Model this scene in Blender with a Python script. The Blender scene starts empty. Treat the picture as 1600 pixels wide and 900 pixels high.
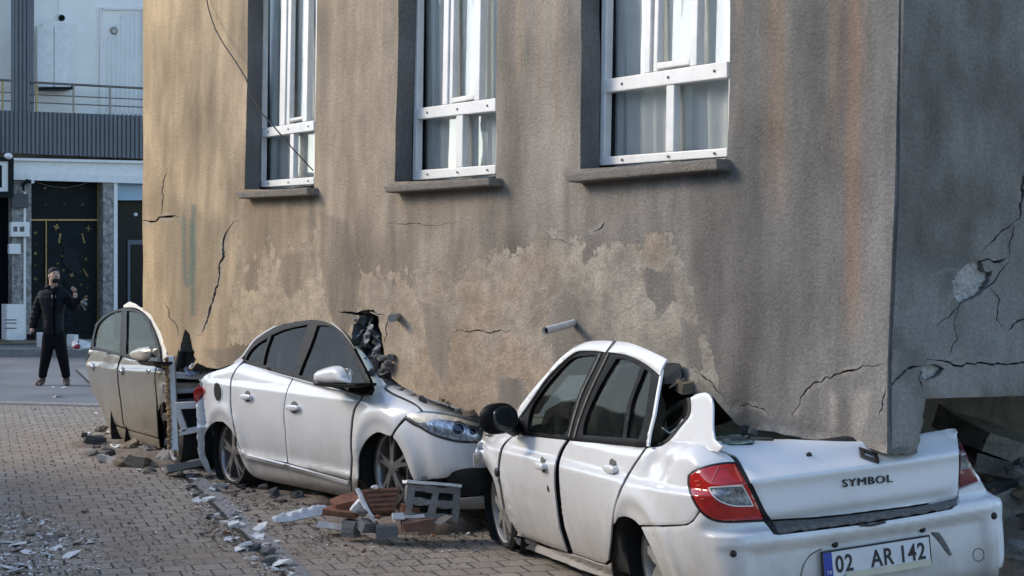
import bpy, bmesh, math, random
import numpy as np
from mathutils import Vector, Matrix
from mathutils.geometry import delaunay_2d_cdt

rng = random.Random(7)
scene = bpy.context.scene
C = scene.collection

# ---------------------------------------------------------------- camera, light, exposure
F, H, HY = 2700.0, 1.65, 430.0            # lens in photo pixels, eye height, horizon row of the 1600x900 photograph
cam_d = bpy.data.cameras.new("camera")
cam = bpy.data.objects.new("camera", cam_d); C.objects.link(cam)
cam.location = (0, 0, H); cam.rotation_euler = (math.radians(90), 0, 0)
cam_d.sensor_width = 36.0; cam_d.lens = 36.0 * F / 1600.0
cam_d.shift_y = (HY - 450.0) / 1600.0
cam_d.clip_end = 3000.0; cam_d.clip_start = 0.1
scene.camera = cam

SUN_AZ, SUN_EL = 76.0, 30.0              # degrees to the left of straight ahead, above the horizon
world = bpy.data.worlds.new("World"); scene.world = world; world.use_nodes = True
wn = world.node_tree.nodes; wl = world.node_tree.links; wn.clear()
sky = wn.new("ShaderNodeTexSky"); sky.sky_type = 'NISHITA'; sky.sun_disc = False
sky.sun_elevation = math.radians(SUN_EL); sky.sun_rotation = math.radians(360 - SUN_AZ)
sky.air_density = 1.0; sky.dust_density = 1.0; sky.ozone_density = 2.0
bg = wn.new("ShaderNodeBackground"); bg.inputs[1].default_value = 0.15
wo = wn.new("ShaderNodeOutputWorld")
wl.new(sky.outputs[0], bg.inputs[0]); wl.new(bg.outputs[0], wo.inputs[0])
sun_d = bpy.data.lights.new("sun", 'SUN'); sun_d.energy = 1.2; sun_d.angle = math.radians(18)
sun_d.color = (1.0, 0.87, 0.68)
sun = bpy.data.objects.new("sun", sun_d); C.objects.link(sun)
_sd = Vector((-math.sin(math.radians(SUN_AZ)) * math.cos(math.radians(SUN_EL)),
              math.cos(math.radians(SUN_AZ)) * math.cos(math.radians(SUN_EL)), math.sin(math.radians(SUN_EL))))
sun.rotation_euler = (-_sd).to_track_quat('-Z', 'Y').to_euler()
sun.location = _sd * 60
vs = scene.view_settings
vs.view_transform = 'Standard'; vs.look = 'None'; vs.exposure = 1.02; vs.gamma = 1.0; vs.use_curve_mapping = False
scene.render.engine = 'CYCLES'
scene.cycles.max_bounces = 8; scene.cycles.transparent_max_bounces = 12

# ---------------------------------------------------------------- small maths helpers
O = np.array([0.0, 0.0, H])
def rays(px):
    px = np.asarray(px, float).reshape(-1, 2)
    return np.stack([(px[:, 0] - 800) / F, np.ones(len(px)), -(px[:, 1] - HY) / F], 1)
def at(px, py, Y):
    return O + rays([(px, py)])[0] * Y
def ground(px, py, z=0.0):
    r = rays([(px, py)])[0]
    return O + r * ((z - H) / r[2])
def hit_plane(px, p0, n):
    r = rays(px); t = ((np.asarray(p0) - O) @ n) / (r @ n)
    return O + r * t[:, None]

def _hash(ix, iy, iz):
    h = (ix * 374761393 + iy * 668265263 + iz * 1274126177) & 0x7fffffff
    h = ((h ^ (h >> 13)) * 1274126177) & 0x7fffffff
    return ((h ^ (h >> 16)) & 0xffff) / 65535.0
def vnoise(x, y, z=0.0):
    x, y, z = np.broadcast_arrays(np.asarray(x, float), np.asarray(y, float), np.asarray(z, float))
    x0, y0, z0 = np.floor(x).astype(np.int64), np.floor(y).astype(np.int64), np.floor(z).astype(np.int64)
    fx, fy, fz = x - x0, y - y0, z - z0
    fx, fy, fz = [f * f * (3 - 2 * f) for f in (fx, fy, fz)]
    r = 0
    for i in (0, 1):
        for j in (0, 1):
            for k in (0, 1):
                w = (fx if i else 1 - fx) * (fy if j else 1 - fy) * (fz if k else 1 - fz)
                r = r + w * _hash(x0 + i, y0 + j, z0 + k)
    return r
def fbm(x, y, z=0.0, o=4):
    r, a, t = 0, 1.0, 0
    for k in range(o):
        f = 2.03 ** k
        r = r + a * vnoise(np.asarray(x) * f + 17 * k, np.asarray(y) * f + 31 * k, np.asarray(z) * f); t += a; a *= 0.5
    return r / t
def sstep(a, b, x):
    t = np.clip((x - a) / (b - a), 0, 1); return t * t * (3 - 2 * t)

def inside(pts, poly):
    pts = np.asarray(pts, float); poly = np.asarray(poly, float)
    x, y = pts[:, 0], pts[:, 1]; res = np.zeros(len(pts), bool)
    for i in range(len(poly)):
        x1, y1 = poly[i - 1]; x2, y2 = poly[i]
        c = ((y1 > y) != (y2 > y))
        with np.errstate(divide='ignore', invalid='ignore'):
            xi = (x2 - x1) * (y - y1) / (y2 - y1) + x1
        res ^= c & (x < xi)
    return res
def dist_path(pts, path, closed=False):
    pts = np.asarray(pts, float); path = np.asarray(path, float)
    d = np.full(len(pts), 1e9)
    rngi = range(len(path)) if closed else range(1, len(path))
    for i in rngi:
        a, b = path[i - 1], path[i]; ab = b - a; L = max(ab @ ab, 1e-12)
        t = np.clip(((pts - a) @ ab) / L, 0, 1)
        d = np.minimum(d, np.linalg.norm(pts - a - t[:, None] * ab, axis=1))
    return d
def sdist(pts, poly):
    d = dist_path(pts, poly, True)
    return np.where(inside(pts, poly), d, -d)

def densify(poly, sp, closed=True):
    out = []; n = len(poly)
    for i in range(n if closed else n - 1):
        a = np.asarray(poly[i], float); b = np.asarray(poly[(i + 1) % n], float)
        k = max(1, int(round(np.linalg.norm(b - a) / sp)))
        for j in range(k): out.append(a + (b - a) * j / k)
    if not closed: out.append(np.asarray(poly[-1], float))
    return np.array(out)
def smooth_poly(poly, closed=True, corner=38.0, sub=4):
    """Catmull-Rom through the points, keeping sharp corners."""
    P = [np.asarray(p, float) for p in poly]; n = len(P)
    def is_corner(i):
        if not closed and i in (0, n - 1): return True
        a = P[i] - P[i - 1]; b = P[(i + 1) % n] - P[i]
        c = (a @ b) / (np.linalg.norm(a) * np.linalg.norm(b) + 1e-9)
        return math.degrees(math.acos(max(-1, min(1, c)))) > corner
    cor = [is_corner(i) for i in range(n)]
    out = []
    for i in range(n if closed else n - 1):
        p1, p2 = P[i], P[(i + 1) % n]
        L = np.linalg.norm(p2 - p1)
        p0 = P[i - 1] if not cor[i] else 2 * p1 - p2
        p3 = P[(i + 2) % n] if not cor[(i + 1) % n] else 2 * p2 - p1
        def lim(v): 
            l = np.linalg.norm(v); return v * min(1, 1.2 * L / (l + 1e-9))
        m1, m2 = lim((p2 - p0) / 2), lim((p3 - p1) / 2)
        for k in range(sub):
            t = k / sub; t2, t3 = t * t, t ** 3
            out.append((2*t3-3*t2+1)*p1 + (t3-2*t2+t)*m1 + (-2*t3+3*t2)*p2 + (t3-t2)*m2)
    if not closed: out.append(P[-1])
    return out

def triangulate(outline, holes=(), sp=6.0, extra=None):
    """points + triangles filling the outline (minus holes) with an interior grid."""
    loops = [densify(outline, sp)] + [densify(h, sp) for h in holes]
    pts, edges = [], []
    for L in loops:
        b = len(pts); pts += [tuple(p) for p in L]
        edges += [(b + i, b + (i + 1) % len(L)) for i in range(len(L))]
    allb = np.array(pts)
    lo, hi = loops[0].min(0), loops[0].max(0)
    gx = np.arange(lo[0], hi[0] + sp, sp); gy = np.arange(lo[1], hi[1] + sp, sp * 0.87)
    G = np.array([(x + (0.5 * sp if j % 2 else 0), y) for j, y in enumerate(gy) for x in gx])
    if len(G):
        k = inside(G, loops[0])
        for L in loops[1:]: k &= ~inside(G, L)
        G = G[k]
    if len(G):
        keep = np.ones(len(G), bool)
        for i in range(0, len(G), 2000):
            g = G[i:i + 2000]
            d = np.sqrt(((g[:, None, :] - allb[None]) ** 2).sum(2)).min(1)
            keep[i:i + 2000] = d > 0.55 * sp
        G = G[keep]
        pts += [tuple(p) for p in G]
    r = delaunay_2d_cdt([Vector(p) for p in pts], edges, [], 0, 1e-5)
    V = np.array([tuple(v) for v in r[0]]); T = np.array([f for f in r[2] if len(f) == 3], int)
    cen = V[T].mean(1)
    k = inside(cen, loops[0])
    for L in loops[1:]: k &= ~inside(cen, L)
    T = T[k]
    used = np.unique(T); remap = -np.ones(len(V), int); remap[used] = np.arange(len(used))
    return V[used], remap[T]

# ---------------------------------------------------------------- object helpers
def tag(o, label=None, cat=None, group=None, kind=None):
    if label: o["label"] = label
    if cat: o["category"] = cat
    if group: o["group"] = group
    if kind: o["kind"] = kind
    return o
def link(o, parent=None):
    C.objects.link(o)
    if parent is not None:
        o.parent = parent; o.matrix_parent_inverse = Matrix.Translation(-Vector(parent.location)) if parent.type == 'EMPTY' else Matrix.Identity(4)
    return o
def empty(name, loc, label, cat, group=None):
    o = bpy.data.objects.new(name, None); o.location = Vector(loc); C.objects.link(o)
    o.empty_display_size = 0.1
    return tag(o, label, cat, group)
def mesh(name, V, Fc, mat, parent=None, smooth=False, sharp=None):
    """mesh in world coordinates; parents with identity world placement."""
    me = bpy.data.meshes.new(name)
    me.from_pydata([tuple(map(float, v)) for v in V], [], [tuple(int(i) for i in f) for f in Fc])
    me.validate(); me.update()
    for m in (mat if isinstance(mat, (list, tuple)) else [mat]): me.materials.append(m)
    if smooth: me.polygons.foreach_set("use_smooth", [True] * len(me.polygons))
    if sharp is not None: me.set_sharp_from_angle(angle=math.radians(sharp))
    o = bpy.data.objects.new(name, me)
    return link(o, parent)
class MB:
    """collects boxes, prisms, tubes into ONE mesh"""
    def __init__(s): s.v = []; s.f = []
    def add(s, V, Fc):
        b = len(s.v); s.v += [tuple(v) for v in V]; s.f += [tuple(i + b for i in f) for f in Fc]; return s
    def box(s, o, ax, ay, az):
        """o corner + three edge vectors"""
        o, ax, ay, az = [np.asarray(q, float) for q in (o, ax, ay, az)]
        V = [o + ax * i + ay * j + az * k for k in (0, 1) for j in (0, 1) for i in (0, 1)]
        Fc = [(0, 2, 3, 1), (4, 5, 7, 6), (0, 1, 5, 4), (2, 6, 7, 3), (0, 4, 6, 2), (1, 3, 7, 5)]
        if np.dot(np.cross(ax, ay), az) < 0: Fc = [f[::-1] for f in Fc]
        return s.add(V, Fc)
    def bar(s, a, b, w, d, side, nrm):
        """bar from a to b, width w along `side`, depth d along `nrm` (centred)"""
        a, b, side, nrm = [np.asarray(q, float) for q in (a, b, side, nrm)]
        return s.box(a - side * w / 2 - nrm * d / 2, b - a, side * w, nrm * d)
    def tube(s, path, r, n=8, cap=True):
        path = [np.asarray(p, float) for p in path]
        rr = r if hasattr(r, '__len__') else [r] * len(path)
        b = len(s.v); up = np.array([0.123, 0.3, 0.94])
        for i, p in enumerate(path):
            d = path[min(i + 1, len(path) - 1)] - path[max(i - 1, 0)]; d = d / (np.linalg.norm(d) + 1e-12)
            x = np.cross(d, up); 
            if np.linalg.norm(x) < 1e-3: x = np.cross(d, [1, 0, 0])
            x = x / np.linalg.norm(x); y = np.cross(d, x)
            for k in range(n):
                q = 2 * math.pi * k / n
                s.v.append(tuple(p + rr[i] * (math.cos(q) * x + math.sin(q) * y)))
        for i in range(len(path) - 1):
            for k in range(n):
                s.f.append((b + i*n + k, b + i*n + (k+1) % n, b + (i+1)*n + (k+1) % n, b + (i+1)*n + k))
        if cap:
            s.f.append(tuple(b + k for k in range(n))[::-1]); e = b + (len(path) - 1) * n
            s.f.append(tuple(e + k for k in range(n)))
        return s
    def prism(s, loop, d):
        """closed loop of 3-D points pushed along vector d"""
        n = len(loop); loop = [np.asarray(p, float) for p in loop]; d = np.asarray(d, float)
        V = loop + [p + d for p in loop]
        Fc = [tuple(range(n))[::-1], tuple(range(n, 2 * n))] + [(i, (i+1) % n, n + (i+1) % n, n + i) for i in range(n)]
        return s.add(V, Fc)
    def lathe(s, c, ax, x, prof, n=32):
        """profile list (along-axis, radius) revolved about axis ax through c"""
        c, ax, x = [np.asarray(q, float) for q in (c, ax, x)]; y = np.cross(ax, x)
        b = len(s.v)
        for (h, r) in prof:
            for k in range(n):
                q = 2 * math.pi * k / n
                s.v.append(tuple(c + ax * h + r * (math.cos(q) * x + math.sin(q) * y)))
        for i in range(len(prof) - 1):
            for k in range(n):
                s.f.append((b + i*n + k, b + i*n + (k+1) % n, b + (i+1)*n + (k+1) % n, b + (i+1)*n + k))
        return s
    def ellipsoid(s, c, ax, ay, az, nu=16, nv=10, p=1.0):
        c, ax, ay, az = [np.asarray(q, float) for q in (c, ax, ay, az)]; b = len(s.v)
        def sp(v): return math.copysign(abs(v) ** p, v)
        for i in range(nv + 1):
            t = math.pi * i / nv - math.pi / 2
            for k in range(nu):
                q = 2 * math.pi * k / nu
                s.v.append(tuple(c + ax * sp(math.cos(t)) * sp(math.cos(q)) + ay * sp(math.cos(t)) * sp(math.sin(q)) + az * sp(math.sin(t))))
        for i in range(nv):
            for k in range(nu):
                s.f.append((b + i*nu + k, b + i*nu + (k+1) % nu, b + (i+1)*nu + (k+1) % nu, b + (i+1)*nu + k))
        return s
    def build(s, name, mat, parent=None, smooth=False, sharp=35, bevel=0):
        o = mesh(name, s.v, s.f, mat, parent, smooth, sharp if smooth else None)
        if bevel:
            m = o.modifiers.new("bevel", 'BEVEL'); m.width = bevel; m.segments = 2; m.limit_method = 'ANGLE'; m.angle_limit = math.radians(40)
        return o
def sheet_solid(V, T, th, name, mat, parent=None, toward=None, edge_drop=0.0, attrs=None, rim_over=None):
    """triangle sheet -> closed plate of thickness th, front faces `toward`; own rim verts so shading stays clean"""
    V = np.asarray(V, float); T = np.asarray(T, int)
    fn = np.cross(V[T[:, 1]] - V[T[:, 0]], V[T[:, 2]] - V[T[:, 0]])
    if toward is not None:
        tv = np.asarray(toward, float)
        if tv.ndim == 1 and (fn.sum(0) @ tv) < 0: T = T[:, ::-1]; fn = -fn
    N = np.zeros_like(V)
    for k in range(3): np.add.at(N, T[:, k], fn)
    N /= np.linalg.norm(N, axis=1)[:, None] + 1e-12
    ed = {}
    for t in T:
        for a, b in ((t[0], t[1]), (t[1], t[2]), (t[2], t[0])): ed[(a, b)] = 1
    bnd = [(a, b) for (a, b) in ed if (b, a) not in ed]
    bv = sorted({i for e in bnd for i in e})
    Vf = V.copy()
    if edge_drop and bv: Vf[bv] -= N[bv] * edge_drop
    n = len(V); Vb = V - N * th
    VV = [Vf, Vb]; FF = [T, T[:, ::-1] + n]
    ri = {v: i for i, v in enumerate(bv)}
    VV += [Vf[bv], Vb[bv]]; m = len(bv)
    rim = [(2*n + ri[b], 2*n + ri[a], 2*n + m + ri[a], 2*n + m + ri[b]) for a, b in bnd]
    Fc = [tuple(f) for q in FF for f in q] + rim
    VVs = np.concatenate(VV)
    o = mesh(name, VVs, Fc, mat, parent, False)
    me = o.data
    sm = [i < 2 * len(T) for i in range(len(me.polygons))]
    me.polygons.foreach_set("use_smooth", sm)
    if attrs:
        for k, (typ, val) in attrs.items():
            val = np.asarray(val, float)
            full = np.concatenate([val, val, val[bv], val[bv]])
            if rim_over and k in rim_over:
                if k == 'tz': full[2*n + m:] += np.array(rim_over[k])
                else: full[2*n:] = np.array(rim_over[k]) * (.7 + .6 * fbm(full[2*n:, 0] * 0 + np.arange(len(full) - 2*n) * .07, 1.0, 2.0, 3))[:, None] if full.ndim > 1 else rim_over[k]
            a = me.attributes.new(k, typ, 'POINT')
            if typ == 'FLOAT': a.data.foreach_set('value', full.ravel())
            elif typ == 'FLOAT_VECTOR': a.data.foreach_set('vector', full.ravel())
            else: a.data.foreach_set('color', np.concatenate([full, np.ones((len(full), 1))], 1).ravel())
    return o

# ---------------------------------------------------------------- materials
class NT:
    def __init__(s, name):
        s.m = bpy.data.materials.new(name); s.m.use_nodes = True
        s.t = s.m.node_tree; s.n = s.t.nodes; s.l = s.t.links
        s.b = s.n["Principled BSDF"]; s.out = s.n["Material Output"]
    def node(s, t, **kw):
        n = s.n.new(t)
        for k, v in kw.items():
            if k.startswith('i_'): n.inputs[k[2:].replace('_', ' ')].default_value = v
            else: setattr(n, k, v)
        return n
    def con(s, a, b): s.l.new(a, b); return s
    def val(s, name, v): s.b.inputs[name].default_value = v; return s
    def coord(s, scale=(1, 1, 1), attr=None, rot=(0, 0, 0)):
        if attr:
            a = s.node("ShaderNodeAttribute", attribute_name=attr); src = a.outputs["Vector"]
        else:
            a = s.node("ShaderNodeTexCoord"); src = a.outputs["Object"]
        mp = s.node("ShaderNodeMapping"); mp.inputs["Scale"].default_value = scale; mp.inputs["Rotation"].default_value = rot
        s.con(src, mp.inputs[0]); return mp.outputs[0]
    def noise(s, vec, scale, detail=5, rough=0.6):
        n = s.node("ShaderNodeTexNoise"); n.inputs["Scale"].default_value = scale
        n.inputs["Detail"].default_value = detail; n.inputs["Roughness"].default_value = rough
        if vec is not None: s.con(vec, n.inputs["Vector"])
        return n.outputs["Fac"]
    def ramp(s, fac, stops):
        r = s.node("ShaderNodeValToRGB"); e = r.color_ramp.elements
        while len(e) < len(stops): e.new(0.5)
        for i, (p, c) in enumerate(stops):
            e[i].position = p; e[i].color = (c, c, c, 1) if not hasattr(c, '__len__') else (*c, 1)
        s.con(fac, r.inputs[0]); return r.outputs[0]
    def mix(s, fac, a, b, mode='MIX'):
        m = s.node("ShaderNodeMix", data_type='RGBA', blend_type=mode)
        for sock, v in ((m.inputs[0], fac), (m.inputs[6], a), (m.inputs[7], b)):
            if hasattr(v, 'is_linked') or hasattr(v, 'links'): s.con(v, sock)
            elif hasattr(v, '__len__'): sock.default_value = (*v, 1) if len(v) == 3 else v
            else: sock.default_value = v if sock == m.inputs[0] else (v, v, v, 1)
        return m.outputs[2]
    def math(s, op, a, b=0.0, c=None):
        m = s.node("ShaderNodeMath", operation=op)
        for i, v in enumerate((a, b) if c is None else (a, b, c)):
            if hasattr(v, 'links'): s.con(v, m.inputs[i])
            else: m.inputs[i].default_value = v
        return m.outputs[0]
    def bump(s, h, strength=0.3, dist=0.01, chain=None):
        b = s.node("ShaderNodeBump"); b.inputs["Strength"].default_value = strength; b.inputs["Distance"].default_value = dist
        s.con(h, b.inputs["Height"])
        if chain is not None: s.con(chain, b.inputs["Normal"])
        return b.outputs[0]
def simple(name, col, rough=0.6, metal=0.0, var=0.15, scale=14, bump=0.15, spec=0.5, coat=0.0):
    k = NT(name); k.val("Roughness", rough).val("Metallic", metal)
    k.b.inputs["Specular IOR Level"].default_value = spec; k.b.inputs["Coat Weight"].default_value = coat
    v = k.coord(); n = k.noise(v, scale)
    f = k.ramp(n, [(0.25, 1 - var), (0.75, 1 + var)])
    k.con(k.mix(1.0, col, f, 'MULTIPLY'), k.b.inputs["Base Color"])
    if bump: k.con(k.bump(k.noise(v, scale * 6), bump, 0.004), k.b.inputs["Normal"])
    return k.m
def paint(name, col, dirt=(0.22, 0.18, 0.13), amount=0.62, rough=0.24, metal=0.0, flake=0.0):
    k = NT(name); v = k.coord()
    big = k.noise(v, 3.0, 6, 0.65); fine = k.noise(v, 30, 4)
    sm = k.noise(k.coord((1, 1, 0.35)), 9, 5, 0.7)
    g = k.node("ShaderNodeAttribute", attribute_name="grime")
    d = k.math('ADD', k.math('MULTIPLY', g.outputs["Fac"], 1.0), k.math('MULTIPLY', k.math('SUBTRACT', sm, 0.5), 0.9))
    dm = k.ramp(d, [(0.15, 0.0), (0.95, amount)])
    film = k.ramp(big, [(0.30, 0.01), (0.75, 0.20)])
    scr = k.noise(k.coord((4, 4, 90)), 3.0, 3, 0.6); msk = k.noise(v, 2.3, 3)
    sc = k.math('MULTIPLY', k.ramp(scr, [(0.66, 0.0), (0.70, 1.0)]), k.ramp(msk, [(0.52, 0.0), (0.62, 0.35)]))
    spk = k.ramp(k.noise(v, 150, 2, 0.5), [(0.70, 0.0), (0.76, 0.35)])
    c = k.mix(film, col, (0.45, 0.42, 0.37)); c = k.mix(sc, c, (0.28, 0.27, 0.26)); c = k.mix(spk, c, (0.25, 0.22, 0.18)); c = k.mix(dm, c, dirt)
    k.con(c, k.b.inputs["Base Color"])
    r = k.math('ADD', k.math('MULTIPLY', dm, 0.55), k.math('ADD', rough, k.math('MULTIPLY', k.math('SUBTRACT', fine, 0.5), 0.10)))
    k.con(r, k.b.inputs["Roughness"]); k.val("Metallic", metal)
    k.b.inputs["Coat Weight"].default_value = 0.35; k.b.inputs["Coat Roughness"].default_value = 0.08
    k.con(k.bump(k.noise(v, 5, 2), 0.08, 0.02), k.b.inputs["Normal"])
    return k.m
M = {}
M['white_paint'] = paint('white car paint', (0.78, 0.79, 0.80))
M['silver_paint'] = paint('silver beige car paint', (0.18, 0.17, 0.15), rough=0.36, metal=0.12, amount=0.7)
M['black_plastic'] = simple('black plastic', (0.009, 0.009, 0.010), 0.5, var=0.3, scale=20, bump=0.1, spec=0.10)
M['black_rubber'] = simple('black rubber', (0.02, 0.02, 0.02), 0.75, var=0.5, scale=18, bump=0.3)
M['dark_void'] = simple('dark underside', (0.012, 0.012, 0.012), 0.9, var=0.4)
M['rim'] = simple('worn alloy', (0.25, 0.24, 0.235), 0.34, 0.75, var=0.35, scale=10)
M['rim_dull'] = simple('dusty wheel trim', (0.33, 0.32, 0.30), 0.5, 0.35, var=0.35, scale=10)
M['chrome'] = simple('chrome', (0.6, 0.6, 0.6), 0.18, 1.0, var=0.1, bump=0)
M['red_lens'] = simple('red lamp lens', (0.40, 0.012, 0.010), 0.10, var=0.25, scale=26, bump=0.0, coat=0.6)
M['dark_red_lens'] = simple('shaded red lens', (0.16, 0.03, 0.035), 0.2, var=0.2, coat=0.5)
M['clear_lens'] = simple('clear lamp lens', (0.22, 0.24, 0.26), 0.12, 0.5, var=0.85, scale=60, bump=0.4, coat=0.8)
M['headlight_lens'] = simple('headlight lens', (0.34, 0.40, 0.47), 0.10, 0.5, var=0.9, scale=38, bump=0.3, coat=0.9)
M['cream_plastic'] = simple('cream lamp strip', (0.78, 0.72, 0.60), 0.22, var=0.15, scale=30, coat=0.5)
M['seat'] = simple('grey seat cloth', (0.09, 0.095, 0.09), 0.9, var=0.3)
M['plate_white'] = simple('plate white', (0.62, 0.64, 0.66), 0.4, var=0.06)
M['plate_blue'] = simple('plate blue', (0.02, 0.05, 0.32), 0.4, var=0.1)
M['ink'] = simple('black print', (0.012, 0.012, 0.014), 0.5, var=0.1, bump=0)
M['plate_frame'] = simple('pale plate holder', (0.55, 0.53, 0.40), 0.5, var=0.1)
M['dust_trim'] = simple('dusty dark trim', (0.13, 0.125, 0.115), 0.9, var=0.6, scale=45, bump=0.5)
def car_glass():
    k = NT('tinted car glass')
    tr = k.node("ShaderNodeBsdfTransparent"); tr.inputs[0].default_value = (0.55, 0.60, 0.57, 1)
    gl = k.node("ShaderNodeBsdfGlossy"); gl.inputs["Roughness"].default_value = 0.03
    df = k.node("ShaderNodeBsdfDiffuse"); df.inputs[0].default_value = (0.30, 0.31, 0.29, 1)
    fr = k.node("ShaderNodeFresnel"); fr.inputs[0].default_value = 1.5
    v = k.coord(); dirty = k.ramp(k.noise(v, 7, 6, 0.7), [(0.45, 0.005), (0.9, 0.10)])
    k.con(k.bump(k.noise(v, 1.6, 2), 0.14, 0.02), gl.inputs["Normal"])
    m1 = k.node("ShaderNodeMixShader"); m2 = k.node("ShaderNodeMixShader")
    ff = k.math('MINIMUM', k.math('ADD', k.math('MULTIPLY', fr.outputs[0], 0.27), 0.01), 1.0)
    ge = k.node('ShaderNodeNewGeometry'); ff = k.math('MULTIPLY', ff, k.math('SUBTRACT', 1.0, ge.outputs['Backfacing']))
    k.con(ff, m1.inputs[0]).con(tr.outputs[0], m1.inputs[1]).con(gl.outputs[0], m1.inputs[2])
    k.con(dirty, m2.inputs[0]).con(m1.outputs[0], m2.inputs[1]).con(df.outputs[0], m2.inputs[2])
    k.con(m2.outputs[0], k.out.inputs[0]); return k.m
M['car_glass'] = car_glass()
def window_glass():
    k = NT('window glass')
    tr = k.node("ShaderNodeBsdfTransparent"); tr.inputs[0].default_value = (0.95, 0.96, 0.96, 1)
    gl = k.node("ShaderNodeBsdfGlossy"); gl.inputs["Roughness"].default_value = 0.01
    v = k.coord(); k.con(k.bump(k.noise(v, 1.5, 2), 0.10, 0.02), gl.inputs["Normal"])
    fr = k.node("ShaderNodeFresnel"); fr.inputs[0].default_value = 1.55
    m1 = k.node("ShaderNodeMixShader")
    ff = k.math('MINIMUM', k.math('ADD', k.math('MULTIPLY', fr.outputs[0], 4.2), 0.06), 1.0)
    ge = k.node('ShaderNodeNewGeometry'); ff = k.math('MULTIPLY', ff, k.math('SUBTRACT', 1.0, ge.outputs['Backfacing']))
    k.con(ff, m1.inputs[0]).con(tr.outputs[0], m1.inputs[1]).con(gl.outputs[0], m1.inputs[2])
    k.con(m1.outputs[0], k.out.inputs[0]); return k.m
M['window_glass'] = window_glass()
M['pvc'] = simple('white pvc', (0.77, 0.76, 0.73), 0.38, var=0.12, scale=7, bump=0.03)
M['screw'] = simple('rusty screw head', (0.08, 0.06, 0.05), 0.6)
M['curtain'] = simple('white net curtain', (0.84, 0.85, 0.82), 0.9, var=0.12, scale=6, bump=0.1)
def concrete(name, col, var=0.3, scale=9, pits=0.4):
    k = NT(name); k.val("Roughness", 0.92); k.b.inputs["Specular IOR Level"].default_value = 0.25
    v = k.coord(); n = k.noise(v, scale, 8, 0.7); f = k.noise(v, scale * 9, 4, 0.7)
    c = k.mix(1.0, col, k.ramp(n, [(0.25, 1 - var), (0.75, 1 + var)]), 'MULTIPLY')
    c = k.mix(1.0, c, k.ramp(f, [(0.3, 0.72), (0.65, 1.12)]), 'MULTIPLY')
    k.con(c, k.b.inputs["Base Color"])
    vo = k.node("ShaderNodeTexVoronoi"); vo.inputs["Scale"].default_value = scale * 7; k.con(v, vo.inputs["Vector"])
    h = k.math('ADD', f, k.math('MULTIPLY', vo.outputs["Distance"], pits))
    k.con(k.bump(h, 0.8, 0.012), k.b.inputs["Normal"]); return k.m
M['concrete'] = concrete('broken concrete', (0.27, 0.26, 0.245))
M['pale_plaster'] = concrete('pale plaster', (0.52, 0.51, 0.49), 0.2)
M['tan_plaster'] = concrete('tan plaster', (0.36, 0.29, 0.21), 0.3)
M['dark_stone'] = concrete('dark stone', (0.11, 0.11, 0.115), 0.35)
M['grey_stone'] = concrete('grey stone', (0.20, 0.205, 0.21), 0.25)
M['red_brick'] = concrete('red hollow brick', (0.29, 0.135, 0.085), 0.45)
M['brown_brick'] = concrete('brown brick', (0.22, 0.13, 0.10), 0.4)
M['sill'] = concrete('cast sill', (0.24, 0.215, 0.185), 0.25, 14, 0.7)
M['crumb_mix'] = concrete('mixed crumbs', (0.26, 0.21, 0.17), 0.55, 16)
M['interior'] = simple('dark room', (0.03, 0.03, 0.03), 0.95)
M['rubble_dark'] = concrete('shaded rubble', (0.26, 0.25, 0.235), 0.4)
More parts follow.
